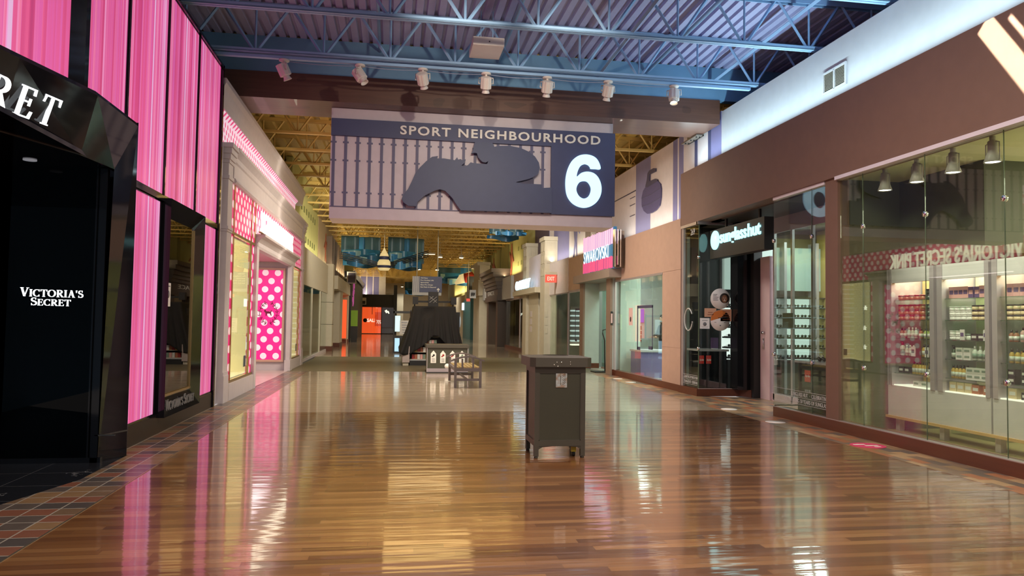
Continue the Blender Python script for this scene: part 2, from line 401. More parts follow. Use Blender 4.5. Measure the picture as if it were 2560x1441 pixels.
def serif_glyph(ch, T=.17):
    """2d quads of a high-contrast roman capital, cap height 1; returns (width, quads)"""
    t, h = .055, .045; q = []
    def rect(a, b, c, d): q.append([(a, b), (c, b), (c, d), (a, d)])
    def para(x0, y0, x1, y1, w): q.append([(x0-w/2, y0), (x0+w/2, y0), (x1+w/2, y1), (x1-w/2, y1)])
    def rib(pts, ws):
        L = []; k = len(pts)
        for i, p in enumerate(pts):
            a = pts[max(i-1, 0)]; b = pts[min(i+1, k-1)]; dx, dy = b[0]-a[0], b[1]-a[1]; l = math.hypot(dx, dy) or 1
            nx, ny = -dy/l*ws[i]/2, dx/l*ws[i]/2; L.append(((p[0]+nx, p[1]+ny), (p[0]-nx, p[1]-ny)))
        for i in range(k-1): q.append([L[i][1], L[i+1][1], L[i+1][0], L[i][0]])
    def arc(cx, cy, rx, ry, a0, a1, n=18):
        pts = [(cx+rx*cos(radians(a0+(a1-a0)*i/n)), cy+ry*sin(radians(a0+(a1-a0)*i/n))) for i in range(n+1)]
        rib(pts, [t+(T*1.05-t)*abs(cos(radians(a0+(a1-a0)*i/n)))**1.3 for i in range(n+1)])
    def stem(x): rect(x, 0, x+T, 1); rect(x-.07, 0, x+T+.07, h); rect(x-.07, 1-h, x+T+.07, 1)
    if ch == 'I': stem(.08); return .33, q
    if ch == 'T':
        stem(.28); rect(0, 1-t, .73, 1); q.append([(0, .74), (.05, .74), (.10, 1), (0, 1)]); q.append([(.68, .74), (.73, .74), (.73, 1), (.63, 1)]); return .73, q
    if ch == 'E':
        stem(.08); rect(.2, 0, .62, t); rect(.2, 1-t, .58, 1); rect(.2, .5, .48, .5+t)
        q.append([(.54, 0), (.62, 0), (.66, .25), (.61, .25)]); q.append([(.50, 1), (.58, 1), (.60, .78), (.55, .78)]); rect(.45, .40, .49, .65); return .66, q
    if ch == 'R':
        stem(.08); arc(.34, .745, .24, .227, 90, -90, 14); rect(.2, 1-t, .36, 1); rect(.2, .50, .36, .50+t); para(.36, .5, .68, 0, T*1.1); rect(.58, 0, .82, h); return .78, q
    if ch == 'C': arc(.44, .5, .37, .47, 48, 312, 26); rect(.66, .70, .71, 1); rect(.66, 0, .71, .28); return .78, q
    if ch == 'O': arc(.45, .5, .38, .47, 0, 360, 32); return .92, q
    if ch == 'V': para(.13, 1, .40, 0, T*1.05); para(.68, 1, .40, 0, t*1.3); rect(0, 1-h, .30, 1); rect(.56, 1-h, .80, 1); return .78, q
    if ch == 'A': para(.16, 0, .40, 1, t*1.3); para(.68, 0, .40, 1, T*1.05); rect(.04, 0, .28, h); rect(.54, 0, .84, h); rect(.22, .32, .6, .32+t); return .84, q
    if ch == 'S':
        pts = []; 
        for i in range(13): a = 40+i*(270-40)/12; pts.append((.31+.21*cos(radians(a)), .75+.215*sin(radians(a))))
        for i in range(1, 14): a = 90-i*(230)/13; pts.append((.31+.235*cos(radians(a)), .275+.24*sin(radians(a))))
        k = len(pts); rib(pts, [t+(T-t)*max(0, sin(pi*i/(k-1)))**1.5 for i in range(k)]); rect(.45, .74, .50, 1); rect(.07, 0, .12, .28); return .60, q
    if ch == "'": q.append([(.04, .66), (.09, .66), (.16, 1), (.02, 1)]); return .18, q
    return .35, q
def serif_text(s, small=1.0, T=.17, tk=.06):
    x = 0; out = []; first = True
    for ch in s:
        k = 1.0 if first else small
        wd, q = serif_glyph(ch, T)
        out += [[(x+a*k, b*k) for a, b in p] for p in q]; x += wd*k+tk; first = ch == ' '
    return x-tk, out
def serif_mesh(s, origin, ux, uy, height, width, depth, small=1.0, T=.17, tk=.06):
    wd, quads = serif_text(s, small, T, tk); O = Vector(origin); ux = Vector(ux).normalized(); uy = Vector(uy).normalized(); n = ux.cross(uy)
    mb = MB()
    for p in quads:
        vs = [O+ux*(a*width/wd)+uy*(b*height) for a, b in p]
        k = len(vs); vs += [v+n*depth for v in vs]
        mb.add([v[:] for v in vs], [tuple(range(k))[::-1], tuple(range(k, 2*k))]+[(i, (i+1) % k, k+(i+1) % k, k+i) for i in range(k)])
    return mb
def curve_mesh(loops, plane, c0, c1, smooth=6):
    """closed loops (first outer, others holes), rounded by Catmull-Rom, filled and pushed from c0 to c1"""
    cu = bpy.data.curves.new('t', 'CURVE'); cu.dimensions = '2D'; cu.fill_mode = 'BOTH'
    for lp in loops:
        n = len(lp); pts = []
        for i in range(n):
            p0, p1, p2, p3 = (Vector(lp[(i+k-1) % n]) for k in range(4))
            sharp = len(lp[i]) > 2 and False
            for j in range(smooth):
                t = j/smooth; pts.append(.5*((2*p1)+(p2-p0)*t+(2*p0-5*p1+4*p2-p3)*t*t+(3*p1-p0-3*p2+p3)*t**3))
        sp = cu.splines.new('POLY'); sp.points.add(len(pts)-1); sp.use_cyclic_u = True
        for q, p in zip(sp.points, pts): q.co = (p.x, p.y, 0, 1)
    ob = bpy.data.objects.new('t', cu); COL.objects.link(ob); dg = bpy.context.evaluated_depsgraph_get(); dg.update()
    me = bpy.data.meshes.new_from_object(ob.evaluated_get(dg)); P = [v.co.copy() for v in me.vertices]; FS = [tuple(p.vertices) for p in me.polygons]
    bpy.data.objects.remove(ob); bpy.data.curves.remove(cu); bpy.data.meshes.remove(me)
    ec = {}
    for f in FS:
        for i in range(len(f)):
            e = (f[i], f[(i+1) % len(f)]); ec.setdefault(tuple(sorted(e)), []).append(e)
    bnd = [v[0] for v in ec.values() if len(v) == 1]
    m = {'x': lambda p, c: (c, p.x, p.y), 'y': lambda p, c: (p.x, c, p.y)}[plane]
    n = len(P)
    return MB().add([m(p, c0) for p in P]+[m(p, c1) for p in P], FS+[tuple(i+n for i in f[::-1]) for f in FS]+[(b, a, a+n, b+n) for a, b in bnd])
# ------------------------------------------------------------------ floor
def fl(name, m, poly, z0=-.12, z1=0): return struct(MB().prism(poly, 'z', z0, z1).obj(name, m))
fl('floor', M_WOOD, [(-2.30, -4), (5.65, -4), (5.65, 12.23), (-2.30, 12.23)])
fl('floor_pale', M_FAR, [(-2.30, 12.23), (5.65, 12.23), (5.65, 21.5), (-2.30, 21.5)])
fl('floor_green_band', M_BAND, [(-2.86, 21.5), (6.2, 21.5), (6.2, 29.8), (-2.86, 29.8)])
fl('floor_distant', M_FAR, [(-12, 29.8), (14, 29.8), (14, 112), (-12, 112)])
fl('floor_border_left', M_TILE, [(-3.02, 5.0), (-3.24, 3.0), (-3.24, -4), (-2.30, -4), (-2.30, 21.5), (-2.86, 21.5), (-2.93, 13.4), (-2.93, 8.5), (-2.777, 8.5), (-2.773, 7.36), (-3.006, 6.45), (-3.36, 5.0)])
fl('floor_border_right', M_TILER, [(5.65, -4), (6.2, -4), (6.2, 11.48), (7.5, 11.6), (7.5, 14.2), (6.2, 14.7), (6.2, 21.5), (5.65, 21.5)])
fl('floor_entrance', M_STONE, [(-3.006, 6.45), (-2.773, 7.36), (-2.777, 8.6), (-6.0, 8.6), (-6.0, 3.0), (-3.36, 5.0)])
fl('floor_store', M_PINKFLOOR, [(-2.88, 16.3), (-2.88, 22.0), (-5.5, 22.0), (-5.5, 16.3)])
sbox('trim_1', mat('metal_strip', (.5, .42, .3), .3, .9), -2.312, -2.298, -4, 21.5, -.02, .003)
# ------------------------------------------------------------------ ceilings
def deck(name, m, x0, x1, y0, y1, z, per=.19, h=.05):
    pts = []; x = x0; k = 0
    while x < x1:
        pts += [(x, z), (x+per*.58, z), (x+per*.68, z+h), (x+per*.90, z+h)]; x += per
    pts += [(x, z), (x, z+h+.08), (x0, z+h+.08)]
    return struct(MB().prism(pts, 'y', y0, y1).obj(name, m))
deck('ceiling', M_BLUEDECK, -5.8, 9.4, -4, 14.2, 6.70)
deck('ceiling_yellow', M_YDECK, -5.8, 9.4, 14.2, 112, 6.70, per=.38, h=.06)
sbox('wall_beam_upper', M_BLUEWALL, -5.8, 9.4, 14.12, 14.3, 6.03, 6.70)
be = MB().box(-3.6, 6.46, 14.1, 15.25, 5.54, 6.03).obj('beam', M_BEAM); struct(be)
br = thing('beam_bracket', 'grey bolted steel plate fixing the timber beam to the striped wall', 'bracket', (6.47, 15.3, 5.5))
MB().box(6.30, 6.462, 14.9, 15.75, 5.50, 5.53).box(6.44, 6.466, 14.9, 15.75, 5.50, 5.74).obj('plate', mat('zinc_steel', (.30, .27, .24), .45, .8), br)
b_ = MB()
for yy in (15.0, 15.3, 15.6):
    for xx in (6.34, 6.41): MB().lathe([(.018, -.02), (.018, 0)], (xx, yy, 5.50), 8).obj('bolt', M_BLACKM, br)
pass
# joists
def joist(name, m, x0, x1, y, label, nodes):
    zb, zt = 5.84, 6.67
    t = thing(name, label, 'roof joist', (0, y, zb), 'open-web roof joists')
    MB().box(x0, x1, y-.055, y-.01, zb+.028, zb+.05).box(x0, x1, y-.055, y-.035, zb+.03, zb+.085).box(x0, x1, y+.01, y+.055, zb+.028, zb+.05).box(x0, x1, y+.035, y+.055, zb+.03, zb+.085).obj('bottom_chord', m, t)
    MB().box(x0, x1, y-.06, y-.01, zt, zt+.025).box(x0, x1, y+.01, y+.06, zt, zt+.025).box(x0, x1, y-.06, y-.04, zt-.06, zt).box(x0, x1, y+.04, y+.06, zt-.06, zt).obj('top_chord', m, t)
    wbs = MB()
    for xx in nodes:
        wbs.bar((xx, y, zb+.05), (xx, y, zt), .026)
        for dx in (-.53, .53): wbs.bar((xx+dx*.05, y, zb+.06), (xx+dx, y, zt-.02), .036)
    wbs.obj('web', m, t)
    return t
nodes = [-5.64+1.1*k for k in range(14)]
J0 = joist('roof_joist', M_BLUE, -5.8, 9.4, 12.65, 'blue open-web roof joist nearest the timber beam, spotlights hanging under it', nodes)
for k, lb in enumerate(('second blue open-web roof joist from the timber beam', 'third blue open-web roof joist from the timber beam, two lit spotlights under it', 'fourth blue open-web roof joist from the timber beam, at the top edge')):
    dup(J0, (0, 12.65-1.83*(k+1), 5.84), lb, 'open-web roof joists')
JY = joist('roof_joist', M_YEL, -5.8, 9.4, 16.31, 'first yellow open-web roof joist behind the timber beam', nodes)
for k in range(1, 42): dup(JY, (0, 16.31+1.83*k, 5.84), ordn(k)+' yellow open-web roof joist behind the timber beam', 'open-web roof joists')
# pipes and conduits under the deck, purlins along the corridor
def pipe(label, pts, r, m): return tag(MB().tube(pts, r, 8).obj('ceiling_pipe', m), label, 'pipe')
pipe('thin blue sprinkler pipe running under the deck left of the white box', [(-.35, -2, 6.55), (-.35, 14.1, 6.55)], .028, M_BLUE)
pipe('thick blue pipe running under the deck right of the white box', [(1.9, -2, 6.52), (1.9, 14.1, 6.52)], .04, M_BLUE)
pipe('blue pipe running under the deck above the warm lit spotlight at right', [(4.9, -2, 6.5), (4.9, 14.1, 6.5)], .035, M_BLUE)
pipe('yellow sprinkler pipe running under the far ceiling along the left side', [(-.9, 15.3, 6.5), (-.9, 60, 6.5)], .04, M_YEL)
pipe('yellow sprinkler pipe running under the far ceiling along the right side', [(4.6, 15.3, 6.5), (4.6, 60, 6.5)], .04, M_YEL)
bs = MB()
for xx in (-4.6, 3.55, 5.9): bs.bar((xx, -2, 6.35), (xx+.35, 14.1, 6.35), .05)
bs.obj('ceiling_brace', M_BLUE)['kind'] = 'structure'
# ------------------------------------------------------------------ side walls, upper
sbox('wall_left_outer', M_BLUEWALL, -5.9, -5.8, -4, 14.2, 0, 6.7)
sbox('wall_left_outer_yellow', M_YDECK, -5.9, -5.8, 14.2, 112, 0, 6.7)
sbox('wall_right_outer', M_BLUEWALL, 9.4, 9.5, -4, 14.2, 3.75, 6.7)
sbox('wall_right_outer_yellow', M_YDECK, 9.4, 9.5, 14.2, 112, 0, 6.7)
sbox('wall_end', M_CREAM, -12, 14, 111, 111.2, 0, 7)
sbox('wall_right', M_WHITE, 6.5, 6.62, -4, 14.1, 3.66, 5.80)
sbox('wall_right_band', M_BROWN, 6.2, 6.34, -4, 15.52, 3.66, 4.78)
sbox('wall_right_band_top', M_WHITE, 6.34, 6.5, -4, 15.52, 4.62, 4.70)
sbox('ceiling_shop_edge', M_BROWN, 6.2, 6.5, -4, 15.52, 3.62, 3.66)
v = thing('air_vent', 'white louvred air grille in two halves on the upper white wall', 'air vent', (6.5, 10.17, 5.06))
fr = MB()
for a in ((9.87, 9.90, 5.04, 5.38), (10.44, 10.47, 5.04, 5.38), (10.155, 10.185, 5.06, 5.36), (9.9, 10.44, 5.04, 5.07), (9.9, 10.44, 5.35, 5.38)): fr.box(6.472, 6.5, *a)
fr.obj('frame', M_WHITE, v)
lo = MB()
for i in range(13):
    z = 5.075+i*.0215
    for a, b in ((9.9, 10.155), (10.185, 10.44)): lo.add([(6.478, a, z), (6.478, b, z), (6.496, b, z+.014), (6.496, a, z+.014), (6.478, a, z+.004), (6.478, b, z+.004), (6.496, b, z+.018), (6.496, a, z+.018)], [(0, 1, 2, 3), (4, 7, 6, 5), (0, 4, 5, 1), (2, 6, 7, 3)])
lo.obj('louvres', M_CREAM, v)
MB().box(6.494, 6.499, 9.9, 10.44, 5.06, 5.36).obj('backing', M_BLACKM, v)
# ------------------------------------------------------------------ hanging sign across the corridor
sg = thing('hanging_sign', 'big boxed overhead sign reading SPORT NEIGHBOURHOOD 6 with a jockey silhouette', 'sign', (1.55, 14.9, 3.40))
MB().box(-1.25, 4.34, 14.5, 15.27, 3.40, 5.54, .012).obj('box', mat('sign_lilac', (.60, .53, .58), .45), sg)
bp_ = MB().prism([(-1.24, 4.994), (-1.24, 5.322), (4.37, 5.322), (4.37, 3.631), (3.05, 3.631), (3.05, 4.994)], 'y', 14.44, 14.5); bp_ = bp_.obj('blue_panel', M_NAVY, sg)
lt = MB().box(-1.24, 1.24, 14.485, 14.5, 3.624, 3.642)
for i in range(19):
    x = -1.193+.2268*i; lt.box(x-.027, x+.027, 14.487, 14.5, 3.63, 4.994)
    for z in (4.875, 4.525, 3.905): lt.box(x-.055, x+.055, 14.4865, 14.5, z-.016, z+.016)
lt.obj('slat_pattern', mat('slat_violet', (.11, .105, .20), .5), sg)
HORSE = [(1.511, 4.985), (1.83, 4.985), (1.871, 4.959), (1.891, 4.905), (1.985, 4.929), (2.2, 4.94), (2.416, 4.908), (2.585, 4.84), (2.707, 4.751), (2.785, 4.635), (2.806, 4.528), (2.783, 4.431), (2.712, 4.357), (2.568, 4.291), (2.33, 4.225), (2.474, 4.203), (2.859, 4.203), (2.86, 4.131), (3.055, 4.149), (3.06, 3.643), (1.253, 3.627), (1.182, 3.714), (1.086, 3.862), (.944, 3.996), (.84, 4.022), (.736, 3.988), (.554, 3.887), (.419, 3.754), (.398, 3.672), (.238, 3.677), (.145, 3.743), (.116, 3.811), (.142, 3.882), (.231, 4.001), (.297, 4.144), (.362, 4.309), (.451, 4.43), (.564, 4.552), (.678, 4.646), (.793, 4.668), (.782, 4.621), (.91, 4.627), (1.119, 4.602), (1.165, 4.663), (1.185, 4.617), (1.236, 4.631), (1.259, 4.609), (1.334, 4.631), (1.319, 4.565), (1.25, 4.503), (1.32, 4.489), (1.378, 4.52), (1.429, 4.575), (1.495, 4.561), (1.754, 4.555), (1.777, 4.617), (1.73, 4.584), (1.664, 4.593), (1.623, 4.627), (1.575, 4.683), (1.55, 4.76), (1.503, 4.767), (1.44, 4.748), (1.467, 4.808), (1.489, 4.904)]
js_ = MB().prism(HORSE, 'y', 14.36, 14.42).obj('jockey_silhouette', mat('silhouette_blue', (.050, .064, .145), .5), sg)
MB().box(.6, 2.7, 14.42, 14.5, 4.2, 4.32).box(1.4, 2.9, 14.42, 14.5, 3.7, 4.1).obj('standoff', M_NAVY3, js_)
letters('SPORT NEIGHBOURHOOD', 'y', 14.44, .06, 5.066, 3.995, .178, -.025, bold=.022, track=1.18).obj('lettering', M_LETTER, bp_)
SIXO = [(4.055, 4.574), (4.041, 4.671), (3.978, 4.777), (3.879, 4.837), (3.742, 4.855), (3.595, 4.818), (3.473, 4.716), (3.39, 4.555), (3.348, 4.373), (3.345, 4.181), (3.376, 4.014), (3.458, 3.886), (3.582, 3.806), (3.729, 3.778), (3.877, 3.818), (3.999, 3.919), (4.072, 4.067), (4.078, 4.236), (4.019, 4.391), (3.919, 4.483), (3.783, 4.509), (3.66, 4.475), (3.572, 4.40), (3.586, 4.504), (3.640, 4.61), (3.725, 4.66), (3.80, 4.645), (3.845, 4.60), (3.857, 4.572), (3.95, 4.571)]
SIXH = [(3.716, 4.317), (3.798, 4.297), (3.86, 4.203), (3.861, 4.106), (3.813, 4.008), (3.72, 3.961), (3.629, 4.0), (3.571, 4.094), (3.57, 4.19), (3.626, 4.284)]
curve_mesh([SIXO, SIXH], 'y', 14.40, 14.44).obj('numeral', emit('lit_blue_white', (.52, .82, 1), 1.35), bp_)
# track spotlights
def spotlight(label, loc, aim, lit=False, grp='white track spotlights under the blue joists', power=60):
    """gimbal head: mounting plate, yoke, ribbed body, flared reflector"""
    x, y, z = loc
    t = thing('track_spotlight', label, 'spotlight', (x, y, z-.36), grp)
    MB().lathe([(.085, -.03), (.085, -.005), (.06, 0)], (x, y, z), 16).lathe([(.02, -.09), (.02, -.03)], (x, y, z), 10).obj('mount', M_HEADW, t)
    d = (Vector(aim)-Vector(loc)).normalized(); c = Vector((x, y, z-.19))
    s = Vector((0, 0, 1)).cross(d); s = s.normalized() if s.length > .05 else Vector((1, 0, 0))
    MB().tube([(Vector((x, y, z-.09))).to_tuple(), (Vector((x, y, z-.09))+s*.125).to_tuple(), (c+s*.125).to_tuple(), (c+s*.1).to_tuple()], .011, 6).tube([(Vector((x, y, z-.09))).to_tuple(), (Vector((x, y, z-.09))-s*.125).to_tuple(), (c-s*.125).to_tuple(), (c-s*.1).to_tuple()], .011, 6).obj('yoke', M_HEADW, t)
    q = d.to_track_quat('Z', 'Y')
    def loc3(p): return (c+q @ Vector(p)).to_tuple()
    bd = MB(); n = 24; vs = []
    for zz, rr in ((-.12, .07), (-.11, .098), (.08, .098), (.09, .08)):
        for j in range(n):
            a = 2*pi*j/n; r = rr*(1.0 if j % 3 else .9); vs.append(loc3((r*cos(a), r*sin(a), zz)))
    fs = [(i*n+j, i*n+(j+1) % n, (i+1)*n+(j+1) % n, (i+1)*n+j) for i in range(3) for j in range(n)]+[tuple(range(n))[::-1], tuple(range(3*n, 4*n))]
    bd.add(vs, fs); bd.obj('body', M_HEADW, t)
    rf = MB(); prof = ((.05, .08), (.052, .11), (.068, .15), (.072, .16), (.064, .155), (.045, .11)); vs = []
    for rr, zz in prof: vs += [loc3((rr*cos(2*pi*j/16), rr*sin(2*pi*j/16), zz)) for j in range(16)]
    rf.add(vs, [(i*16+j, i*16+(j+1) % 16, (i+1)*16+(j+1) % 16, (i+1)*16+j) for i in range(len(prof)-1) for j in range(16)], True)
    rf = rf.obj('reflector', M_HEADW, t)
    bl = MB(); vs = [loc3((.05*cos(2*pi*j/16), .05*sin(2*pi*j/16), .115)) for j in range(16)]+[loc3((.05*cos(2*pi*j/16), .05*sin(2*pi*j/16), .105)) for j in range(16)]
    bl.add(vs, [tuple(range(16)), tuple(range(16, 32))[::-1]]+[(j, (j+1) % 16, 16+(j+1) % 16, 16+j) for j in range(16)])
    bl.obj('bulb', M_BULB if lit else M_GREYW, rf)
    if lit: lamp('SPOT', 'spot_beam', loc3((0, 0, .17)), aim, power, WARM, .05, spot=70, blend=.9)
    return t
SPX = (-1.885, -.642, .415, 1.508, 2.594, 3.702, 4.938)
AIM = ((-.9, 13.2, 3.6), (.4, 12.2, 4.2), (.9, 14.2, 4.0), (1.6, 14.0, 3.5), (2.6, 14.0, 3.5), (3.6, 14.0, 3.6), (4.6, 12.0, 3.4))
NM = ('white track spotlight nearest the pink striped wall, tilted away and unlit', 'white track spotlight second from the pink striped wall, its mouth turned right', 'white track spotlight above the word SPORT on the hanging sign', 'white track spotlight above the middle of the hanging sign, under the white box', 'white track spotlight above the letters HB of the hanging sign', 'white track spotlight second from the right-hand wall, unlit', 'white track spotlight nearest the right-hand wall, glowing warm')
for i in range(7): spotlight(NM[i], (SPX[i], 12.7, 5.80), AIM[i], i == 6, power=60)
spotlight('warm lit spotlight at the top edge above the white ceiling box', (.90, 9.0, 5.86), (.75, 14.5, 5.0), True, power=250)
spotlight('warm lit spotlight at the top edge right of the white ceiling box', (2.22, 9.0, 5.92), (3.2, 14.5, 4.9), True, power=250)
tr = MB().box(-3.2, 6.4, 12.66, 12.74, 5.80, 5.845)
tag(tr.obj('lighting_track', M_BLUE), 'blue track under the nearest joist carrying seven white spotlights', 'lighting track')
tag(MB().box(-1.5, 4.0, 8.96, 9.04, 5.86, 5.90).obj('lighting_track', M_BLUE), 'short blue track under the third joist carrying two lit spotlights', 'lighting track')
cb = MB()
for i in range(6):
    a, b = SPX[i]+.08, SPX[i+1]-.08; cb.tube([(a+(b-a)*k/8, 12.72, 5.775-.02*sin(pi*k/8)) for k in range(9)], .007, 5)
tag(cb.obj('power_cord', mat('blue_grey_cord', (.25, .28, .4), .5)), 'thin cable looping between the seven white spotlights', 'cord')
bx = thing('ceiling_box', 'white flat ceiling unit hung between the second joist and timber beam', 'ceiling unit', (1.44, 12.3, 5.98))
MB().box(1.19, 1.71, 11.9, 12.55, 5.99, 6.13, .015).obj('body', M_HEADW, bx)
MB().lathe([(.012, -.004), (.012, 0)], (1.46, 11.89, 6.05), 10, 'y').obj('sensor_eye', M_BLACKM, bx)
MB().tube([(1.35, 12.2, 6.13), (1.35, 12.2, 6.68)], .008, 6).tube([(1.55, 12.2, 6.13), (1.55, 12.2, 6.68)], .008, 6).obj('hanger', M_BLUE, bx)
# ================================================================== LEFT: black and pink lingerie shop
sbox('wall_left', M_BLACK, -3.3, -2.99, 8.56, 13.05, 0, 5.72)
sbox('wall_left_near', M_BLACK, -3.3, -2.99, 7.42, 8.56, 3.6, 5.72)
sbox('baseboard_left', M_DKBASE, -2.99, -2.925, 8.56, 13.03, 0, .235)
def light_panel(y0, y1, z0, z1, label):
    t = thing('striped_lightbox', label, 'backlit panel', (-2.96, (y0+y1)/2, z0), 'pink striped backlit panels')
    MB().box(-2.985, -2.94, y0, y1, z0, z1).obj('film', M_STRIPE, t)
    MB().box(-2.99, -2.93, y0-.015, y0+.003, z0-.015, z1+.015).box(-2.99, -2.93, y1-.003, y1+.015, z0-.015, z1+.015).box(-2.99, -2.93, y0-.015, y1+.015, z0-.015, z0+.004).box(-2.99, -2.93, y0-.015, y1+.015, z1-.004, z1+.015).obj('edge_frame', M_BLACK, t)
lp0 = thing('striped_lightbox', 'pink striped light panel above the lit RET letters, in the top corner', 'backlit panel', (-3.2, 6.5, 3.5), 'pink striped backlit panels')
MB().prism([(-3.02, 7.40), (-3.52, 5.46), (-3.56, 5.47), (-3.06, 7.41)], 'z', 3.3, 5.68).obj('film', M_STRIPE, lp0); MB().prism([(-3.01, 7.40), (-3.52, 5.46), (-3.57, 5.47), (-3.06, 7.41)], 'z', 3.25, 3.3).prism([(-3.01, 7.40), (-3.52, 5.46), (-3.57, 5.47), (-3.06, 7.41)], 'z', 5.68, 5.73).obj('edge_frame', M_BLACK, lp0)
light_panel(7.57, 8.60, 3.05, 5.68, 'pink striped upper light panel above the chamfered end of the black portal')
light_panel(8.66, 10.02, 3.04, 5.68, 'pink striped upper light panel third from the far end of the black facade')
light_panel(10.06, 11.52, 3.04, 5.68, 'pink striped upper light panel above the black-framed display window')
light_panel(11.57, 12.95, 3.04, 5.68, 'pink striped upper light panel at the far end beside the white cornice')
light_panel(8.62, 9.95, .265, 2.94, 'pink striped lower light panel between the black portal and display window')
light_panel(11.80, 12.93, .265, 2.94, 'pink striped lower light panel beside the white pilaster')
fm = MB()
for y in (8.63, 10.04, 11.545): fm.box(-2.99, -2.915, y-.012, y+.012, 3.0, 5.7)
fm.box(-2.99, -2.90, 7.42, 13.05, 5.685, 5.73).box(-2.99, -2.90, 12.965, 13.05, 0, 5.73).box(-2.99, -2.91, 8.56, 13.0, 2.955, 3.025).prism([(-2.92, 7.565), (-2.93, 7.50), (-3.02, 7.38), (-3.06, 7.42), (-2.99, 7.56)], 'z', 3.3, 5.7).box(-2.99, -2.92, 8.56, 10.03, .235, .255).box(-2.99, -2.92, 11.76, 13.0, .235, .255)
struct(fm.obj('trim_2', M_BLACK))
# display window with splayed black frame
dw = thing('display_window', 'tall black-framed display window between two pink striped panels', 'window', (-2.9, 10.9, .2))
def splay(mb, x0, x1, yo, yi, zo, zi):
    A = [(x1, yo[0], zo[0]), (x1, yo[1], zo[0]), (x1, yo[1], zo[1]), (x1, yo[0], zo[1])]
    B = [(x0, yi[0], zi[0]), (x0, yi[1], zi[0]), (x0, yi[1], zi[1]), (x0, yi[0], zi[1])]
    Cc = [(x0-.06, yo[0], zo[0]), (x0-.06, yo[1], zo[0]), (x0-.06, yo[1], zo[1]), (x0-.06, yo[0], zo[1])]
    mb.add(A+B+Cc, [(i, (i+1) % 4, 4+(i+1) % 4, 4+i) for i in range(4)]+[(i, 8+i, 8+(i+1) % 4, (i+1) % 4) for i in range(4)])
    return mb
splay(MB(), -2.93, -2.83, (10.04, 11.79), (10.22, 11.55), (.205, 3.0), (.44, 2.76)).obj('frame', M_BLACK, dw)
MB().box(-2.935, -2.925, 10.18, 11.6, .42, 2.8).obj('pane', glass('bronze_glass', (.30, .27, .22), .10), dw)
MB().box(-2.985, -2.975, 10.05, 11.78, .22, 2.98).obj('backing', M_BLACKM, dw)
MB().box(-2.925, -2.905, 11.50, 11.52, .45, 2.75).box(-2.925, -2.905, 10.22, 11.55, .445, .475).obj('bead', M_GOLD, dw)
serif_mesh("VICTORIA'S SECRET", (-2.868, 10.20, .262), (0, 1, 0), (-.0, 0, 1), .15, 1.38, .012, .8).obj('lettering', mat('dim_grey_letter', (.22, .22, .22), .4), dw)
nt = thing('window_notice', 'small white notice taped inside the black-framed display window', 'notice', (-2.92, 10.36, 1.62))
MB().box(-2.924, -2.920, 10.26, 10.46, 1.62, 1.93).obj('sheet', M_LETTER, nt)
MB().lathe([(.05, 0), (.05, .003)], (-2.920, 10.36, 1.78), 14, 'x').box(-2.920, -2.918, 10.29, 10.43, 1.88, 1.895).obj('print', mat('grey_print', (.2, .2, .22)), nt)
# entrance portal
pm = MB()
O = [(-3.36, 4.9), (-3.006, 6.45), (-2.775, 7.42), (-2.777, 8.55)]; I = [(-3.62, 5.1), (-3.247, 6.70), (-2.945, 7.52), (-2.87, 8.17)]
zt, zi = 3.55, 3.0
for k in range(3):
    pm.add([(*O[k], zt), (*O[k+1], zt), (*I[k+1], zi), (*I[k], zi)], [(0, 1, 2, 3)])
    pm.add([(*O[k], zt), (*O[k+1], zt), (O[k+1][0]-.02, O[k+1][1], zt+.04), (O[k][0]-.02, O[k][1], zt+.04), (O[k+1][0]-.24, O[k+1][1], zt+.04), (O[k][0]-.24, O[k][1], zt+.04)], [(0, 3, 2, 1), (3, 5, 4, 2)])
pm.add([(*O[3], zt), (*O[3], 0), (-2.925, 8.17, 0), (*I[3], zi)], [(0, 1, 2, 3)])
pm.add([(*O[3], zt), (*O[3], 0), (-3.0, 8.57, 0), (-3.0, 8.57, zt)], [(0, 3, 2, 1)])
pm.add([(-2.775, 8.55, 3.59), (-2.777, 8.55, 0), (-2.777, 8.56, 0), (-3.0, 8.58, 0), (-3.0, 8.58, 3.59)], [(0, 1, 2), (0, 2, 3, 4)])
po = thing('entrance_portal', 'tall gloss-black splayed entrance surround carrying the lit RET letters', 'entrance surround', (-2.95, 7.0, 0))
pm.obj('surround', M_BLACK, po)
MB().box(-2.96, -2.772, 8.17, 8.2, .27, .28).add([(-2.774, 8.552, .262), (-2.774, 8.552, .278), (-2.922, 8.168, .278), (-2.922, 8.168, .262)], [(0, 1, 2, 3)]).obj('joint_line', mat('dark_metal', (.12, .12, .12), .3, .8), po)
# letters on the sloping header
ux = Vector((.233, .904, 0)).normalized(); nrm = Vector((.912, -.26, -.316)); uy = nrm.cross(ux).normalized()
Tend = Vector((-2.943, 7.045, 3.388)); h_ = .255
wd, _ = serif_text('SECRET', tk=.27); W = .203/.73*wd
og = Tend-ux*W-uy*h_*1.0+nrm*.01
serif_mesh('SECRET', og, ux, uy, h_, W, .02, T=.125, tk=.27).obj('lettering', M_LED, po)
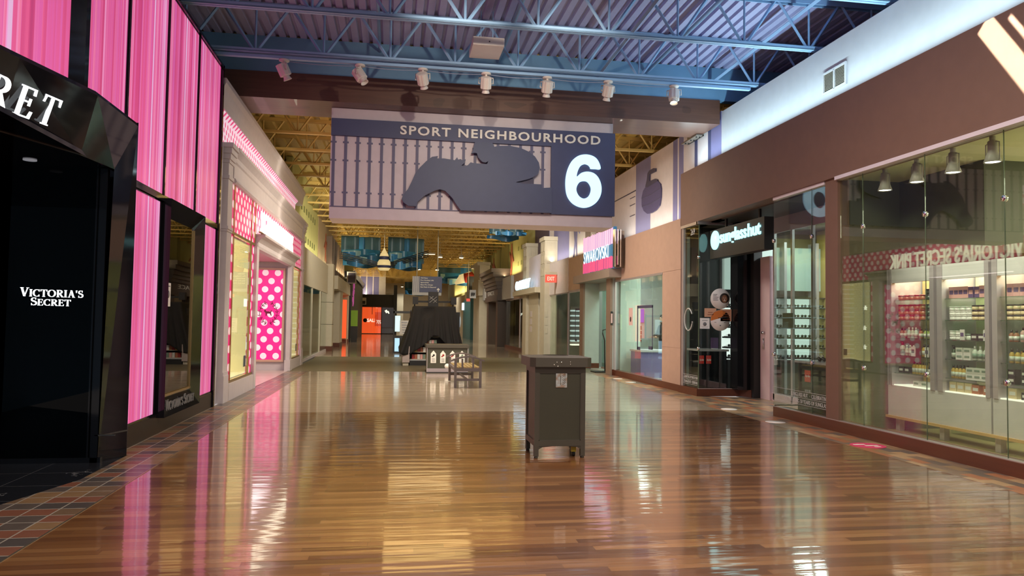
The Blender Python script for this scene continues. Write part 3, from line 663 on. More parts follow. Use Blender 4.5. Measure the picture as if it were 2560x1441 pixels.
# dark glazed door wall with the little lit name
dr = struct(MB().box(-5.2, -2.93, 8.19, 8.21, .05, 3.02).obj('door_1', M_DARKGLASS))
hd = MB().box(-5.2, -2.9, 8.17, 8.23, 0, .05).box(-3.0, -2.93, 8.17, 8.23, 0, 3.0).box(-3.035, -3.02, 8.175, 8.20, .05, 3.0)
hd.obj('frame', M_BLACK, dr)
sbox('ceiling_entrance', M_BLACK, -5.8, -2.93, 5.0, 8.19, 3.01, 3.05)
sbox('wall_left_store', M_BLACKM, -5.9, -5.8, 4, 16, 0, 5.7)
sbox('wall_left_store_back', M_BLACKM, -5.8, -3.3, 12.9, 13.0, 0, 5.7)
sbox('floor_store_dark', M_BLACKM, -5.8, -2.99, 8.6, 12.9, -.1, 0)
sbox('ceiling_store_dark', M_BLACKM, -5.8, -3.3, 8.19, 12.9, 3.3, 3.4)
ls = thing('lit_name_sign', 'small glowing white two-line name sign on the black glass door', 'lit sign', (-3.43, 8.18, 1.58))
serif_mesh("VICTORIA'S", (-3.715, 8.188, 1.675), (1, 0, -.012), (0, 0, 1), .088, .59, .008, .82).obj('upper_line', M_LED, ls)
serif_mesh("SECRET", (-3.615, 8.188, 1.585), (1, 0, -.012), (0, 0, 1), .078, .375, .008, .82).obj('lower_line', M_LED, ls)
tag(MB().lathe([(.42, 0), (.42, .004)], (-3.62, 9.35, .002), 32).obj('floor_sticker', mat('faint_grey_sticker', (.35, .35, .38))), 'faint grey round floor sticker seen through the black glass door', 'floor sticker')
dl = tag(MB().lathe([(.06, 0), (.06, .01)], (-3.55, 7.9, 3.0), 16).obj('downlight', emit('dim_downlight', (.5, .5, .55), .35)), 'small dim recessed downlight in the black entrance ceiling', 'ceiling light')

# ================================================================== LEFT: white and pink polka-dot shop
def moulding(mb, prof, y0, y1):
    """profile in (x,z) run along y"""
    return mb.prism(prof, 'y', y0, y1)
sbox('wall_left_pink', M_GREYW, -3.6, -3.3, 13.06, 24.6, 3.12, 5.5)
wl = MB().box(-3.14, -2.96, 13.06, 13.40, 0, 4.5).box(-3.02, -2.92, 13.95, 24.2, 3.98, 4.5).box(-3.02, -2.92, 22.0, 24.2, 0, .32).box(-3.02, -2.92, 13.9, 16.3, 0, .32)
struct(wl.obj('wall_left_pink_shop', M_GREYW))
def pilaster(y0, y1, label, x1=-2.88):
    t = thing('pilaster', label, 'pilaster', (-2.95, (y0+y1)/2, 0), 'white pilasters of the polka-dot shopfront')
    MB().box(-3.10, x1, y0, y1, .52, 3.9).obj('shaft', M_GREYW, t)
    MB().box(-3.12, x1+.025, y0-.02, y1+.02, 0, .47).box(-3.115, x1+.015, y0-.012, y1+.012, .47, .53).obj('plinth', M_GREYW, t)
    c = MB()
    cl_ = MB().box(-3.10-.012, x1+.012, y0-.012, y1+.012, 2.98, 3.02).box(-3.10-.025, x1+.025, y0-.025, y1+.025, 3.02, 3.07); cl_.obj('collar', M_GREYW, t)
    for a, b, d in ((3.9, 3.96, .02), (4.18, 4.24, .015), (4.24, 4.34, .035), (4.34, 4.44, .055), (4.44, 4.52, .08)): c.box(-3.10-d, x1+d, y0-d, y1+d, a, b)
    c.box(-3.10, x1, y0, y1, 3.96, 4.18); c.obj('capital', M_GREYW, t)
pilaster(13.49, 13.85, 'tall white moulded pilaster between the pink stripes and the dotted window')
pilaster(24.3, 24.7, 'tall white moulded pilaster at the far end of the polka-dot shopfront', -2.86)
sbox('baseboard_pink_shop', M_GREYW, -2.98, -2.855, 13.9, 16.3, 0, .30)
sbox('baseboard_pink_shop_far', M_GREYW, -2.98, -2.855, 21.95, 24.6, 0, .28)
e1 = MB(); moulding(e1, [(-3.1, 3.98), (-2.88, 3.98), (-2.88, 4.26), (-2.86, 4.29), (-2.86, 4.38), (-2.81, 4.46), (-2.79, 4.49), (-2.79, 4.54), (-3.1, 4.54)], 13.93, 24.2)
moulding(e1, [(-3.1, 3.9), (-2.86, 3.9), (-2.83, 3.93), (-2.86, 3.99), (-3.1, 3.99)], 13.95, 24.2)
struct(e1.obj('trim_3', M_GREYW))
wd_ = MB().prism([(-3.3, 4.55), (-3.05, 4.55), (-3.05, 4.98), (-2.97, 5.08), (-3.3, 5.08)], 'y', 13.06, 23.6); struct(wd_.obj('wall_left_dotted_frieze', M_DOTWHITE))
e2 = MB(); moulding(e2, [(-3.29, 5.085), (-2.95, 5.085), (-2.95, 5.12), (-2.94, 5.22), (-2.91, 5.38), (-2.87, 5.46), (-2.87, 5.54), (-3.29, 5.54)], 13.06, 24.6); struct(e2.obj('trim_4', M_GREYW))
# dotted wall around the windows and sign
dm = MB().box(-3.0, -2.915, 13.93, 22.15, 3.02, 3.92).box(-3.0, -2.915, 13.93, 14.17, .32, 3.02).box(-3.0, -2.915, 15.90, 16.28, .32, 3.02).box(-3.0, -2.915, 22.1, 22.28, .3, 3.0).box(-3.0, -2.915, 23.95, 24.24, .3, 3.0).box(-3.0, -2.915, 22.1, 24.2, 2.98, 3.92)
struct(dm.obj('wall_left_polka', M_DOTPINK))
gd = MB()
for y in (14.17, 15.90, 16.27): gd.box(-2.93, -2.895, y-.018, y+.018, .30, 3.9)
for y in (22.28, 23.95): gd.box(-2.93, -2.895, y-.018, y+.018, .30, 3.0)
gd.box(-2.93, -2.89, 13.85, 16.28, 2.99, 3.04).box(-2.93, -2.885, 13.85, 16.28, .30, .35).box(-2.93, -2.89, 22.1, 24.3, 2.97, 3.02).box(-2.93, -2.885, 22.1, 24.3, .28, .33)
struct(gd.obj('trim_5', M_GOLD))
M_CREAMLIT = polka('cream_star_backdrop', (.80, .68, .36), (.95, .88, .66), .16, .08, .022, 'y', es=.95)
M_STAR = emit('star_light', (1, .93, .72), 6)
def show_window(y0, y1, z0, z1, label, stars, n):
    t = thing('shop_window', label, 'shop window', (-3.1, (y0+y1)/2, z0), 'cream-lit windows of the polka-dot shop')
    MB().box(-3.42, -3.40, y0, y1, z0, z1).box(-3.42, -2.95, y0, y1, z0, z0+.01).box(-3.42, -2.95, y0, y1, z1-.01, z1).box(-3.42, -2.95, y1-.01, y1, z0, z1).obj('lit_backdrop', M_CREAMLIT, t)
    MB().box(-2.925, -2.917, y0, y1, z0, z1).obj('pane', M_GLASS, t)
    for sy, sz in stars:
        s_ = thing('hanging_star_light', f'glowing star lamp hanging {n[0]}, {n[1][stars.index((sy, sz))]}', 'star lamp', (-3.15, sy, sz), 'star lamps in the cream window')
        m = MB(); pts = []
        for k in range(10): a = pi*k/5+.3; r = .085 if k % 2 == 0 else .035; pts.append((sy+r*cos(a), sz+r*sin(a)))
        m.prism(pts, 'x', -3.17, -3.13); m.obj('star', M_STAR, s_)
        MB().tube([(-3.15, sy, sz+.06), (-3.15, sy, z1-.01)], .003, 4).obj('thread', M_CREAM, s_)
    MB().box(-2.930, -2.925, y1-.33, y1-.13, z0+.14, z0+.36).obj('corner_notice', M_NAVY, t)
show_window(14.19, 15.88, .36, 2.96, 'tall cream-lit window beside the near white pilaster, stars hanging inside', [(14.95, 2.62), (14.93, 1.98), (15.0, 1.18), (14.9, .72)], ('in the near cream window', ('topmost', 'second from top', 'second from bottom', 'lowest')))
show_window(22.3, 23.93, .33, 2.95, 'tall cream-lit window at the far side of the polka-dot entrance', [(22.9, 2.1), (22.95, 1.42), (22.95, .78)], ('in the far cream window', ('topmost', 'in the middle', 'lowest')))
# entrance recess
rc = MB().box(-5.5, -2.92, 21.9, 22.05, 0, 3.1).box(-5.5, -2.92, 16.2, 16.3, .0, 3.1).box(-5.5, -5.4, 16.3, 21.9, 0, 3.1)
struct(rc.obj('wall_left_recess', M_GREYW))
sbox('ceiling_recess', mat('pink_ceiling', (.62, .34, .40), .6), -5.5, -2.92, 16.3, 22.05, 3.06, 3.12)
jm = MB().box(-2.99, -2.83, 21.7, 22.12, .0, .30).box(-2.97, -2.85, 21.75, 22.10, .3, 3.05).box(-2.97, -2.85, 16.25, 16.5, 0, 3.05); struct(jm.obj('trim_6', M_GREYW))
hd = MB(); moulding(hd, [(-3.0, 2.95), (-2.86, 2.95), (-2.84, 3.0), (-2.84, 3.08), (-2.78, 3.16), (-2.70, 3.20), (-2.70, 3.25), (-3.0, 3.25)], 16.3, 22.3); struct(hd.obj('trim_7', M_GREYW))
ps = thing('dotted_poster', 'tall hot-pink poster with white polka dots and a laurel emblem', 'poster', (-3.6, 21.88, .28))
MB().box(-4.4, -3.10, 21.87, 21.89, .30, 2.83).obj('print', M_DOTPOSTER, ps)
MB().box(-4.46, -4.40, 21.84, 21.9, .24, 2.89).box(-3.10, -3.04, 21.84, 21.9, .24, 2.89).box(-4.4, -3.1, 21.84, 21.9, .24, .30).box(-4.4, -3.1, 21.84, 21.9, 2.83, 2.89).obj('frame', mat('peach_frame', (.6, .36, .28), .4), ps)
em = MB()
for sgn in (-1, 1):
    for k in range(8):
        a = radians(-80+k*20); cx, cz = -3.48+sgn*.24*cos(a), 1.62+.29*sin(a)
        em.bar((cx, 21.865, cz), (-3.48+sgn*.24*cos(a+.3), 21.865, 1.62+.29*sin(a+.3)), .012)
        for d in (-1, 1):
            ta = a+pi/2+d*.8; em.prism([(cx, cz), (cx+sgn*.05*cos(ta)+sgn*.016*cos(ta+1.5), cz+.05*sin(ta)+.016), (cx+sgn*.085*cos(ta), cz+.085*sin(ta)), (cx+sgn*.05*cos(ta)-sgn*.016, cz+.05*sin(ta)-.01)], 'y', 21.862, 21.868)
em.prism([(-3.60, 1.66), (-3.585, 1.71), (-3.55, 1.70), (-3.55, 1.665), (-3.43, 1.655), (-3.395, 1.70), (-3.385, 1.69), (-3.41, 1.62), (-3.39, 1.54), (-3.41, 1.54), (-3.44, 1.60), (-3.52, 1.60), (-3.53, 1.53), (-3.55, 1.53), (-3.56, 1.62)], 'y', 21.86, 21.868)
em.obj('laurel_emblem', mat('dark_magenta', (.16, .006, .045)), ps)
lsn = thing('shop_sign', 'long glowing cream letter sign above the polka-dot entrance', 'lit sign', (-2.74, 19.2, 3.25))
letters("VICTORIA'S SECRET PINK", 'x', -2.775, 16.1, 3.27, 5.0, .46, .03, 1, bold=.012).obj('lettering', M_LEDW, lsn)
MB().box(-2.79, -2.74, 16.0, 21.9, 3.25, 3.27).obj('rail', M_GOLD, lsn)
lamp('AREA', 'recess_light', (-3.7, 19.2, 3.04), (-3.7, 19.2, 0), 45, (1, .86, .86), 1.2, 3.6)
lamp('AREA', 'sign_glow', (-2.5, 19.3, 3.5), (-2.9, 19.3, 3.5), 10, (1, .9, .7), .1, 5)

# ================================================================== LEFT: storefronts further on
M_CREAMT = tiles('cream_panel_wall', .9, 50, 0, [(0, (.40, .36, .25)), (.5, (.43, .39, .28))], (.2, .18, .12), gw=.012, rough=.5, coat=0)
sbox('wall_left_fascia', M_CREAM, -3.3, -2.95, 24.9, 34.5, 2.68, 3.86)
sbox('wall_left_jamb', M_LILAC, -3.3, -2.93, 24.75, 25.1, 0, 3.86)
sbox('baseboard_left_glass', M_GREYW, -3.1, -2.95, 25.1, 34.5, 0, .1)
w2 = group_empty('window_2', (-2.97, 30, .1))
for i in range(3): MB().box(-2.98, -2.968, 25.1+3.13*i, 25.1+3.13*(i+1)-.01, .1, 2.68).obj('pane', M_GLASSG, w2)
MB().box(-3.0, -2.94, 25.1, 34.5, 2.6, 2.68).box(-3.0, -2.94, 28.2, 28.26, .1, 2.6).box(-3.0, -2.94, 31.33, 31.39, .1, 2.6).obj('frame', M_CREAM, w2)
sh = MB().box(-7, -6.9, 24.9, 36, 0, 3.4).box(-7, -3.0, 34.5, 34.7, 0, 3.4).box(-7, -3.0, 24.8, 24.9, 0, 3.4).box(-7, -3.0, 24.9, 34.5, 3.3, 3.4).box(-7, -3.0, 24.9, 34.5, -.1, 0)
struct(sh.obj('wall_left_unit', mat('dim_olive', (.20, .19, .13))))
lamp('AREA', 'unit_light', (-4.8, 30, 3.25), (-4.8, 30, 0), 45, (1, .95, .8), .4, 5)
sd = thing('display_shelf', 'white display shelf standing inside the glazed unit past the dotted shop', 'shelf', (-5.6, 31.5, 0))
MB().box(-5.9, -5.85, 29.5, 33.5, 0, 2.4).obj('back', M_WHITE, sd)
for z in (.3, .8, 1.3, 1.8, 2.3): MB().box(-5.85, -5.45, 29.5, 33.5, z, z+.04).obj('shelf_board', emit('lit_shelf', (.8, .95, 1), .9), sd)
for y0, y1, z1, nm in ((34.6, 35.3, 3.95, 'wall_left_pier'), (39.4, 41.4, 3.0, 'wall_left_pier_mid'), (46.2, 47.2, 3.0, 'wall_left_pier_far')):
    sbox(nm, M_CREAM, -3.4, -2.72, y0, y1, .0, z1)
    sbox('baseboard_pier', M_BASE, -3.42, -2.70, y0-.02, y1+.02, 0, .22)
jl = MB()
for z in (1.2, 2.2): jl.box(-2.722, -2.715, 34.6, 35.3, z, z+.02).box(-3.3, -2.72, 34.594, 34.6, z, z+.02)
struct(jl.obj('trim_8', mat('dark_joint', (.1, .09, .06))))
sbox('wall_left_canopy', M_CREAM, -3.6, -2.66, 36.8, 47.3, 2.9, 3.55)
sbox('wall_left_portal_back', M_CREAM, -3.7, -3.5, 35.3, 48, 0, 4.2)
fs_ = MB()
for i in range(7): fs_.box(-3.4, -3.0, 37.2+1.45*i, 37.7+1.45*i, 3.55, 5.5)
struct(fs_.obj('wall_left_fins', mat('brown_fins', (.13, .085, .06))))
tv = thing('projecting_sign', 'small dark poster sign projecting above the cream portal', 'sign', (-2.5, 45, 3.6))
MB().box(-2.75, -2.2, 45.0, 45.08, 3.55, 4.25).obj('frame', M_WHITE, tv); MB().box(-2.68, -2.26, 44.98, 45.0, 3.62, 4.18).obj('poster', M_NAVY3, tv)
# mural wall, yellow-green
M_MURAL = mat('yellow_green_mural', (.42, .40, .15), .7, var=.12, vscale=1.2)
sbox('wall_left_mural', M_MURAL, -3.5, -3.3, 24.6, 62, 3.9, 6.68)
mu = MB()
for i in range(9):
    for z in (5.35, 4.3): mu.box(-3.302, -3.285, 25.6+.75*i, 25.85+.75*i, z, z+.22)
struct(mu.obj('trim_19', mat('olive_dark', (.12, .13, .04))))
sbox('wall_left_mural_tan', mat('tan_mural', (.36, .26, .16), .7), -3.3, -3.28, 33.2, 44, 3.9, 6.6)
def figure(name, label, x, y0, z0, h, m, wdt=None):
    w2 = wdt or h*.45
    pts = [(-.1, 0), (-.06, .3), (-.12, .55), (-.3, .42), (-.34, .46), (-.12, .68), (-.06, .72), (-.07, .80), (-.02, 1.0), (.03, 1.0), (.07, .8), (.05, .72), (.14, .64), (.32, .8), (.36, .76), (.15, .5), (.08, .3), (.22, .02), (.16, 0), (0, .28)]
    return tag(MB().prism([(y0+a*w2*1.4, z0+b*h) for a, b in pts], 'x', x-.012, x+.012).obj(name, m), label, 'mural figure')
M_RUST = mat('rust_mural', (.30, .07, .03), .7)
figure('mural_figure', 'rust-red player silhouette painted on the left tan upper wall', -3.27, 36.6, 4.2, 1.35, M_RUST, 1.6)
# dark shop with pink neon, orange sale shop
sbox('wall_left_dark_shop', M_BLACKM, -3.6, -2.66, 48.3, 66, 0, 4.3)
dt = MB(); moulding(dt, [(-3.6, 4.1), (-2.62, 4.1), (-2.55, 4.2), (-2.45, 4.4), (-2.45, 4.5), (-3.6, 4.5)], 48.2, 66.2); struct(dt.obj('trim_9', M_BLACK))
ne = thing('neon_sign', 'pink neon squiggle sign on the dark shopfront at left', 'neon sign', (-2.62, 51, 2.6))
for i in range(11):
    a = 50.2+.55*sin(i*2.3)+.08*i; zc = 2.45+.135*i
    MB().prism([(a-.05, zc-.16), (a+.10, zc), (a+.02, zc+.18), (a-.11, zc+.02)], 'x', -2.66, -2.60).obj('petal', emit('pink_neon', (.85, .16, .50), .8 if i % 2 else .35), ne)
ow2 = thing('shop_window', 'narrow glowing orange shop window between the cream portal and dark shop', 'shop window', (-2.75, 44.8, 0)); MB().box(-3.4, -2.72, 45.6, 45.7, .3, 2.6).obj('orange_wall', emit('orange_lit', (1, .10, .02), .95), ow2); MB().box(-3.4, -2.70, 45.55, 45.6, 2.6, 2.7).box(-2.74, -2.70, 45.5, 45.6, 0, 2.7).obj('frame', M_CREAM, ow2)
gn = thing('green_banner', 'green and black banner beside the dark shop doorway', 'banner', (-2.5, 47.9, .6))
MB().box(-2.62, -2.2, 47.85, 47.9, 1.0, 2.0).obj('green_half', mat('green_print', (.22, .42, .03)), gn); MB().box(-2.62, -2.2, 47.85, 47.9, .25, 1.0).obj('dark_half', M_BLACKM, gn); MB().box(-2.6, -2.22, 47.86, 47.89, 0, .25).obj('foot', M_BLACKM, gn)
ob = MB().box(-3.55, -3.05, 73.7, 74.6, 0, 5.1).box(.02, .35, 73.7, 74.6, 0, 4.8).box(-3.3, .2, 73.9, 74.6, 2.65, 3.85).box(-3.3, .3, 78, 78.2, 0, 3).box(.2, .35, 74, 78, 0, 3.8).box(-3.6, -3.4, 66, 78, 0, 4)
struct(ob.obj('wall_far_black_shop', M_BLACKM))
w3 = group_empty('window_3', (-1.4, 74.2, 0))
MB().box(-3.05, -1.16, 74.1, 74.12, .05, 2.6).obj('pane', M_GLASS, w3); MB().box(-1.1, .02, 74.1, 74.12, .05, 2.6).obj('pane', M_GLASS, w3)
MB().box(-1.16, -1.08, 74.05, 74.15, 0, 2.65).box(-3.05, .02, 74.05, 74.15, 0, .06).box(-2.05, -2.0, 74.05, 74.15, 1.9, 2.65).obj('frame', M_BLACKM, w3)
sp = thing('sale_poster', 'glowing orange sale wall behind glass at the end of the corridor', 'sale display', (-2.1, 75, 0))
ow_ = MB().box(-3.05, -1.1, 75, 75.1, .02, 2.62).obj('orange_wall', emit('orange_lit', (1, .10, .02), .95), sp)
M_OW = emit('pale_lit_print', (1, .85, .7), 1.1)
letters('SALE', 'y', 74.96, -2.55, 1.15, .95, .34, .02, bold=.03).obj('sale_word', M_OW, ow_); letters('70%', 'y', 74.93, -1.62, 1.0, .45, .36, .02).obj('percent', M_OW, ow_)
MB().box(-1.78, -1.12, 74.94, 74.97, .75, 2.15).obj('red_panel', emit('red_lit', (.85, .06, .015), .7), sp)
MB().lathe([(.2, 0), (.2, .02)], (-2.72, 74.95, 1.32), 16, 'y').obj('dark_dot', M_BLACKM, ow_)
dp = thing('window_lamp', 'pale curved lamp hanging in the dark half of the far black shop window', 'lamp', (-.55, 75, 2.0))
MB().tube([(-.75, 75, 2.35), (-.62, 75, 2.15), (-.5, 75, 2.2), (-.4, 75, 2.0)], [.12, .13, .10, .05], 8).obj('shade', emit('pale_lamp', (1, .95, .8), 1.2), dp); MB().tube([(-.6, 75, 2.2), (-.6, 75, 3.0)], .01, 4).obj('cord', M_BLACKM, dp)
sw = thing('wall_speaker', 'small white cube unit on the left post of the far black shop', 'speaker', (-3.0, 73.5, 3.0))
MB().box(-3.04, -2.62, 73.3, 73.9, 2.85, 3.5).obj('body', M_WHITE, sw); MB().box(-2.98, -2.68, 73.28, 73.3, 2.9, 3.2).obj('grille', M_BLACKM, sw)
# purple end wall behind
sbox('wall_far_purple', M_NAVY2, -6.5, -1.55, 80, 80.3, 3.9, 6.68); sbox('wall_far_cream', M_CREAM, -1.55, -.85, 79.9, 80.3, 3.5, 6.68); sbox('wall_far_cream_low', M_CREAM, -.85, 1.2, 92, 92.3, 0, 4.6)
pw = MB()
for i in range(5): pw.box(-4.25+.68*i, -4.13+.68*i, 79.95, 80, 3.9, 6.6)
struct(pw.obj('trim_20', M_LILAC))
lamp('AREA', 'cove_light', (-2.5, 77, 4.2), (-2.5, 80, 5.6), 35, (.95, .95, 1), 3, .3)
# ================================================================== RIGHT: glass-fronted bath shop
def ledge(name, pts, h=.15):
    o = MB().prism(pts, 'z', 0, h).obj(name, M_BASE); return struct(o)
ledge('baseboard_right', [(6.20, 3.5), (6.20, 11.48), (6.42, 11.48), (6.42, 3.5)])
sbox('trim_10', M_TRIM, 6.225, 6.31, 3.5, 11.46, .15, .158)
sbox('trim_11', M_LILACTRIM, 6.19, 6.31, 3.5, 9.72, 3.575, 3.625); sbox('trim_12', M_LILACTRIM, 6.235, 6.31, 10.05, 11.55, 3.57, 3.62)
sbox('wall_right_pillar', M_BROWN, 6.24, 6.42, 9.72, 10.03, .15, 3.62)
w4 = group_empty('window_4', (6.28, 7.5, .15))
SE = [3.5, 5.62, 6.825, 8.0, 9.2, 9.71]
for a, b in zip(SE, SE[1:]): MB().box(6.274, 6.286, a+.004, b-.004, .158, 3.575).obj('pane', M_GLASSG, w4)
M_SEAM = mat('glass_edge_green', (.10, .14, .09), .2)
for y in SE[1:-1]:
    MB().box(6.275, 6.285, y-.003, y+.003, .158, 3.575).obj('seam', M_SEAM, w4)
    for z in (.93, 2.85): MB().lathe([(.03, -.022), (.034, -.015), (.034, .015), (.03, .022)], (6.28, y, z), 16, 'x').obj('clip', M_CHROME, w4)
M_OLIVE = mat('olive_shop_wall', (.115, .118, .078), .6)
M_SHOPCEIL = mat('cream_shop_ceiling', (.74, .70, .44), .7)
sbox('ceiling_bath_shop', M_SHOPCEIL, 6.5, 12, 2, 9.9, 3.62, 3.7)
sbox('floor_bath_shop', mat('yellow_shop_floor', (.55, .48, .22), .3), 6.42, 12, 2, 9.9, -.05, .01)
sbox('wall_right_bath_end', M_OLIVE, 6.42, 12, 9.86, 9.95, 0, 3.62)
sbox('wall_right_bath_block', M_OLIVE, 7.32, 9.2, 8.27, 9.86, 2.45, 3.62)
sbox('wall_right_bath_back', M_OLIVE, 12, 12.1, 2, 9.95, 0, 3.7); sbox('wall_right_bath_near', M_OLIVE, 6.42, 12, 1.9, 2, 0, 3.7)
for i, y in enumerate((9.07, 8.45, 7.83, 7.24, 6.67)):
    p = (6.52, y, 3.62)
    nm = ('nearest the brown pillar', 'second from the brown pillar', 'third from the brown pillar', 'fourth from the brown pillar', 'fifth from the brown pillar, at the photo edge')[i]
    t = thing('shop_spotlight', 'white lit ceiling spotlight in the bath shop, '+nm.replace(', at the photo edge', ''), 'spotlight', (p[0], y, 3.3), 'lit spotlights inside the bath shop')
    MB().lathe([(.03, -.06), (.03, 0)], p, 10).obj('mount', M_HEADW, t)
    MB().tube([(p[0], y-.001, 3.57), (p[0], y-.095, 3.54), (p[0], y-.095, 3.34), (p[0], y-.05, 3.34)], .008, 6).tube([(p[0], y+.001, 3.57), (p[0], y+.095, 3.54), (p[0], y+.095, 3.34), (p[0], y+.05, 3.34)], .008, 6).obj('yoke', M_HEADW, t)
    MB().lathe([(.04, -.05), (.05, -.06), (.05, -.17), (.06, -.2), (.092, -.29), (.088, -.295), (.04, -.2)], p, 16).obj('housing', M_HEADW, t)
    MB().lathe([(.078, -.285), (.078, -.275)], p, 16).obj('bulb', emit('shop_bulb', (1, .97, .88), 9), t)
    lamp('SPOT', 'shop_beam', (p[0], y, 3.30), (7.4, y, 0), 75, (1, .93, .78), .05, spot=78, blend=.8)
lamp('AREA', 'bath_shop_light', (9.6, 5.2, 3.58), (9.6, 5.2, 0), 260, (1, .95, .74), 2.5, 4)
lamp('AREA', 'bath_uplight', (8.2, 6.0, 2.36), (8.2, 6.0, 3.6), 26, (1, .95, .72), .8, 3.5)
# ---- product shelving cabinet
M_GREYPOST = mat('silver_post', (.50, .45, .48), .35, .4)
M_WBASE = mat('white_cabinet', (.60, .58, .58), .4)
M_OAK = wood_mat('oak_board', (.50, .30, .11), (.62, .40, .17), 'y', .4)
ca = thing('product_cabinet', 'long white and oak shelving cabinet stocked with bath products behind the glass', 'cabinet', (7.4, 7.2, 0))
X0, X1 = 7.1, 7.62
MB().box(X0, X1, 7.96, 9.9-.06, .225, .655).obj('base_panel', M_WBASE, ca); MB().box(X0, X1, 5.4, 7.93, .225, .655).obj('base_panel', M_WBASE, ca)
MB().box(X0-.03, X1, 5.4, 9.86, .19, .225).obj('plinth_board', M_OAK, ca)
for y in (9.72, 8.85, 7.93, 7.0, 6.0):
    MB().box(X0+.06, X0+.14, y-.04, y+.04, 0, .19).obj('foot', M_GREYPOST, ca)
BAYS = [(8.97, 9.74), (8.03, 8.74), (6.9, 7.84), (5.6, 6.7)]
for y0, y1 in ((9.74, 9.84), (8.74, 8.97), (7.84, 8.03), (6.7, 6.9)):
    MB().box(X0-.01, X0+.05, y0, y0+(y1-y0)*.4, .655, 2.32).box(X0-.01, X0+.05, y1-(y1-y0)*.35, y1, .655, 2.32).box(X0+.03, X1, y0+.02, y1-.02, .655, 2.32).obj('post', M_GREYPOST, ca)
for i, (y0, y1) in enumerate(BAYS):
    MB().box(X0, X0+.06, y0, y1, 2.12, 2.32).obj('header', M_WBASE, ca)
    MB().box(X1-.03, X1, y0, y1, .655, 2.32).obj('back_panel', M_OAK if i % 2 == 0 else mat('cream_back', (.60, .52, .32), .5), ca)
    for z in (.84, 1.085, 1.335, 1.59, 1.87): MB().box(X0+.03, X1-.03, y0, y1, z-.012, z).obj('glass_shelf', glass('shelf_glass', (.72, .86, .76), .12), ca)
    MB().box(X0+.02, X1-.03, y0, y1, .655, .67).obj('lit_deck', emit('lit_deck', (1, .97, .82), .95), ca)
    lamp('AREA', 'cabinet_light', (7.36, (y0+y1)/2, 2.30), (7.36, (y0+y1)/2, 0), 13, (1, .92, .74), .3, y1-y0-.05)
# ---- products: one of each kind, then copies
PM = {}
def pm(n, c, **k): return mat('product_'+n, c, .3, var=0, **k)
C_AMB = pm('amber', (.62, .36, .06)); C_BLK = pm('black', (.015, .014, .014)); C_WHT = pm('white', (.72, .70, .66)); C_RED = pm('red', (.35, .03, .03)); C_GRN = pm('dark_green', (.03, .06, .03)); C_PNK = pm('pink', (.72, .38, .36)); C_CLR = pm('clear', (.62, .66, .56)); C_LIM = pm('lime', (.45, .52, .12)); C_PUR = pm('purple', (.12, .08, .20)); C_BUF = pm('buff', (.62, .48, .28)); C_TEAL = pm('grey_green', (.22, .30, .24)); C_ORG = pm('orange', (.75, .33, .06)); C_ROS = pm('rust', (.42, .14, .07))
PROTO = {}
def bottle(key, body, cap, r, h, pump=False):
    t = bpy.data.objects.new('bottle', None); COL.objects.link(t)
    bo_ = MB().lathe([(r*.85, 0), (r, .006), (r, h*.62), (r*.55, h*.74), (r*.4, h*.78)], (0, 0, 0), 12).obj('body', body, t)
    c = MB().lathe([(r*.45, h*.76), (r*.45, h)], (0, 0, 0), 10)
    if pump: c.box(-r*.9, r*.2, -r*.16, r*.16, h*.97, h*1.04)
    c.obj('cap', cap, t); MB().lathe([(r*1.02, h*.14), (r*1.02, h*.48)], (0, 0, 0), 12).obj('sticker', C_WHT if body is not C_WHT else C_TEAL, bo_); PROTO[key] = t
def candle(key, body, lid, r, h):
    t = bpy.data.objects.new('candle_jar', None); COL.objects.link(t)
    MB().lathe([(r*.95, 0), (r, .008), (r, h*.72)], (0, 0, 0), 14).obj('jar', body, t); MB().lathe([(r*1.03, h*.72), (r*1.03, h*.95), (r*.95, h)], (0, 0, 0), 14).obj('lid', lid, t); PROTO[key] = t
def carton(key, body, band, w_, d_, h, name='gift_box'):
    t = bpy.data.objects.new(name, None); COL.objects.link(t)
    bo_ = MB().box(-d_/2, d_/2, -w_/2, w_/2, 0, h).obj('box', body, t); MB().box(-d_/2-.002, -d_/2, -w_/2*.7, w_/2*.7, h*.35, h*.7).obj('front_print', band, bo_); PROTO[key] = t
bottle('amber', C_AMB, C_BLK, .030, .17); bottle('dark', C_GRN, C_BLK, .030, .17, True); bottle('white', C_WHT, C_RED, .036, .19, True); bottle('clear', C_CLR, C_WHT, .026, .15); bottle('lime', C_LIM, C_BLK, .032, .14); bottle('wtall', C_WHT, C_WHT, .035, .18); bottle('pink', C_PNK, C_BLK, .034, .18); bottle('rust', C_ROS, C_BLK, .03, .14)
candle('redc', C_ROS, C_RED, .052, .072); candle('grnc', C_GRN, C_BLK, .052, .072); candle('whtc', C_WHT, C_WHT, .050, .058); candle('blkc', C_BUF, C_BLK, .052, .062); candle('clrj', C_CLR, C_TEAL, .045, .08)
carton('bag', C_PNK, C_PUR, .09, .06, .15, 'gift_bag'); carton('bagp', C_PUR, C_PNK, .085, .06, .14, 'gift_bag'); carton('boxb', C_BLK, C_WHT, .10, .09, .085); carton('boxw', C_WHT, C_TEAL, .12, .09, .075); carton('set', C_BUF, C_WHT, .12, .10, .12); carton('setr', C_ROS, C_WHT, .12, .10, .11); carton('card', C_WHT, C_GRN, .075, .012, .135, 'price_card'); carton('cardo', C_ORG, C_WHT, .13, .012, .14, 'price_card'); carton('cardp', C_WHT, C_PUR, .075, .012, .135, 'price_card')
used = set()
BAYN = ('pillar-side bay', 'middle bay', 'near bay', 'edge bay')
SHN = {.67: 'bottom deck', .84: 'lowest glass shelf', 1.085: 'second glass shelf', 1.335: 'third glass shelf', 1.59: 'fourth glass shelf', 1.87: 'top glass shelf'}
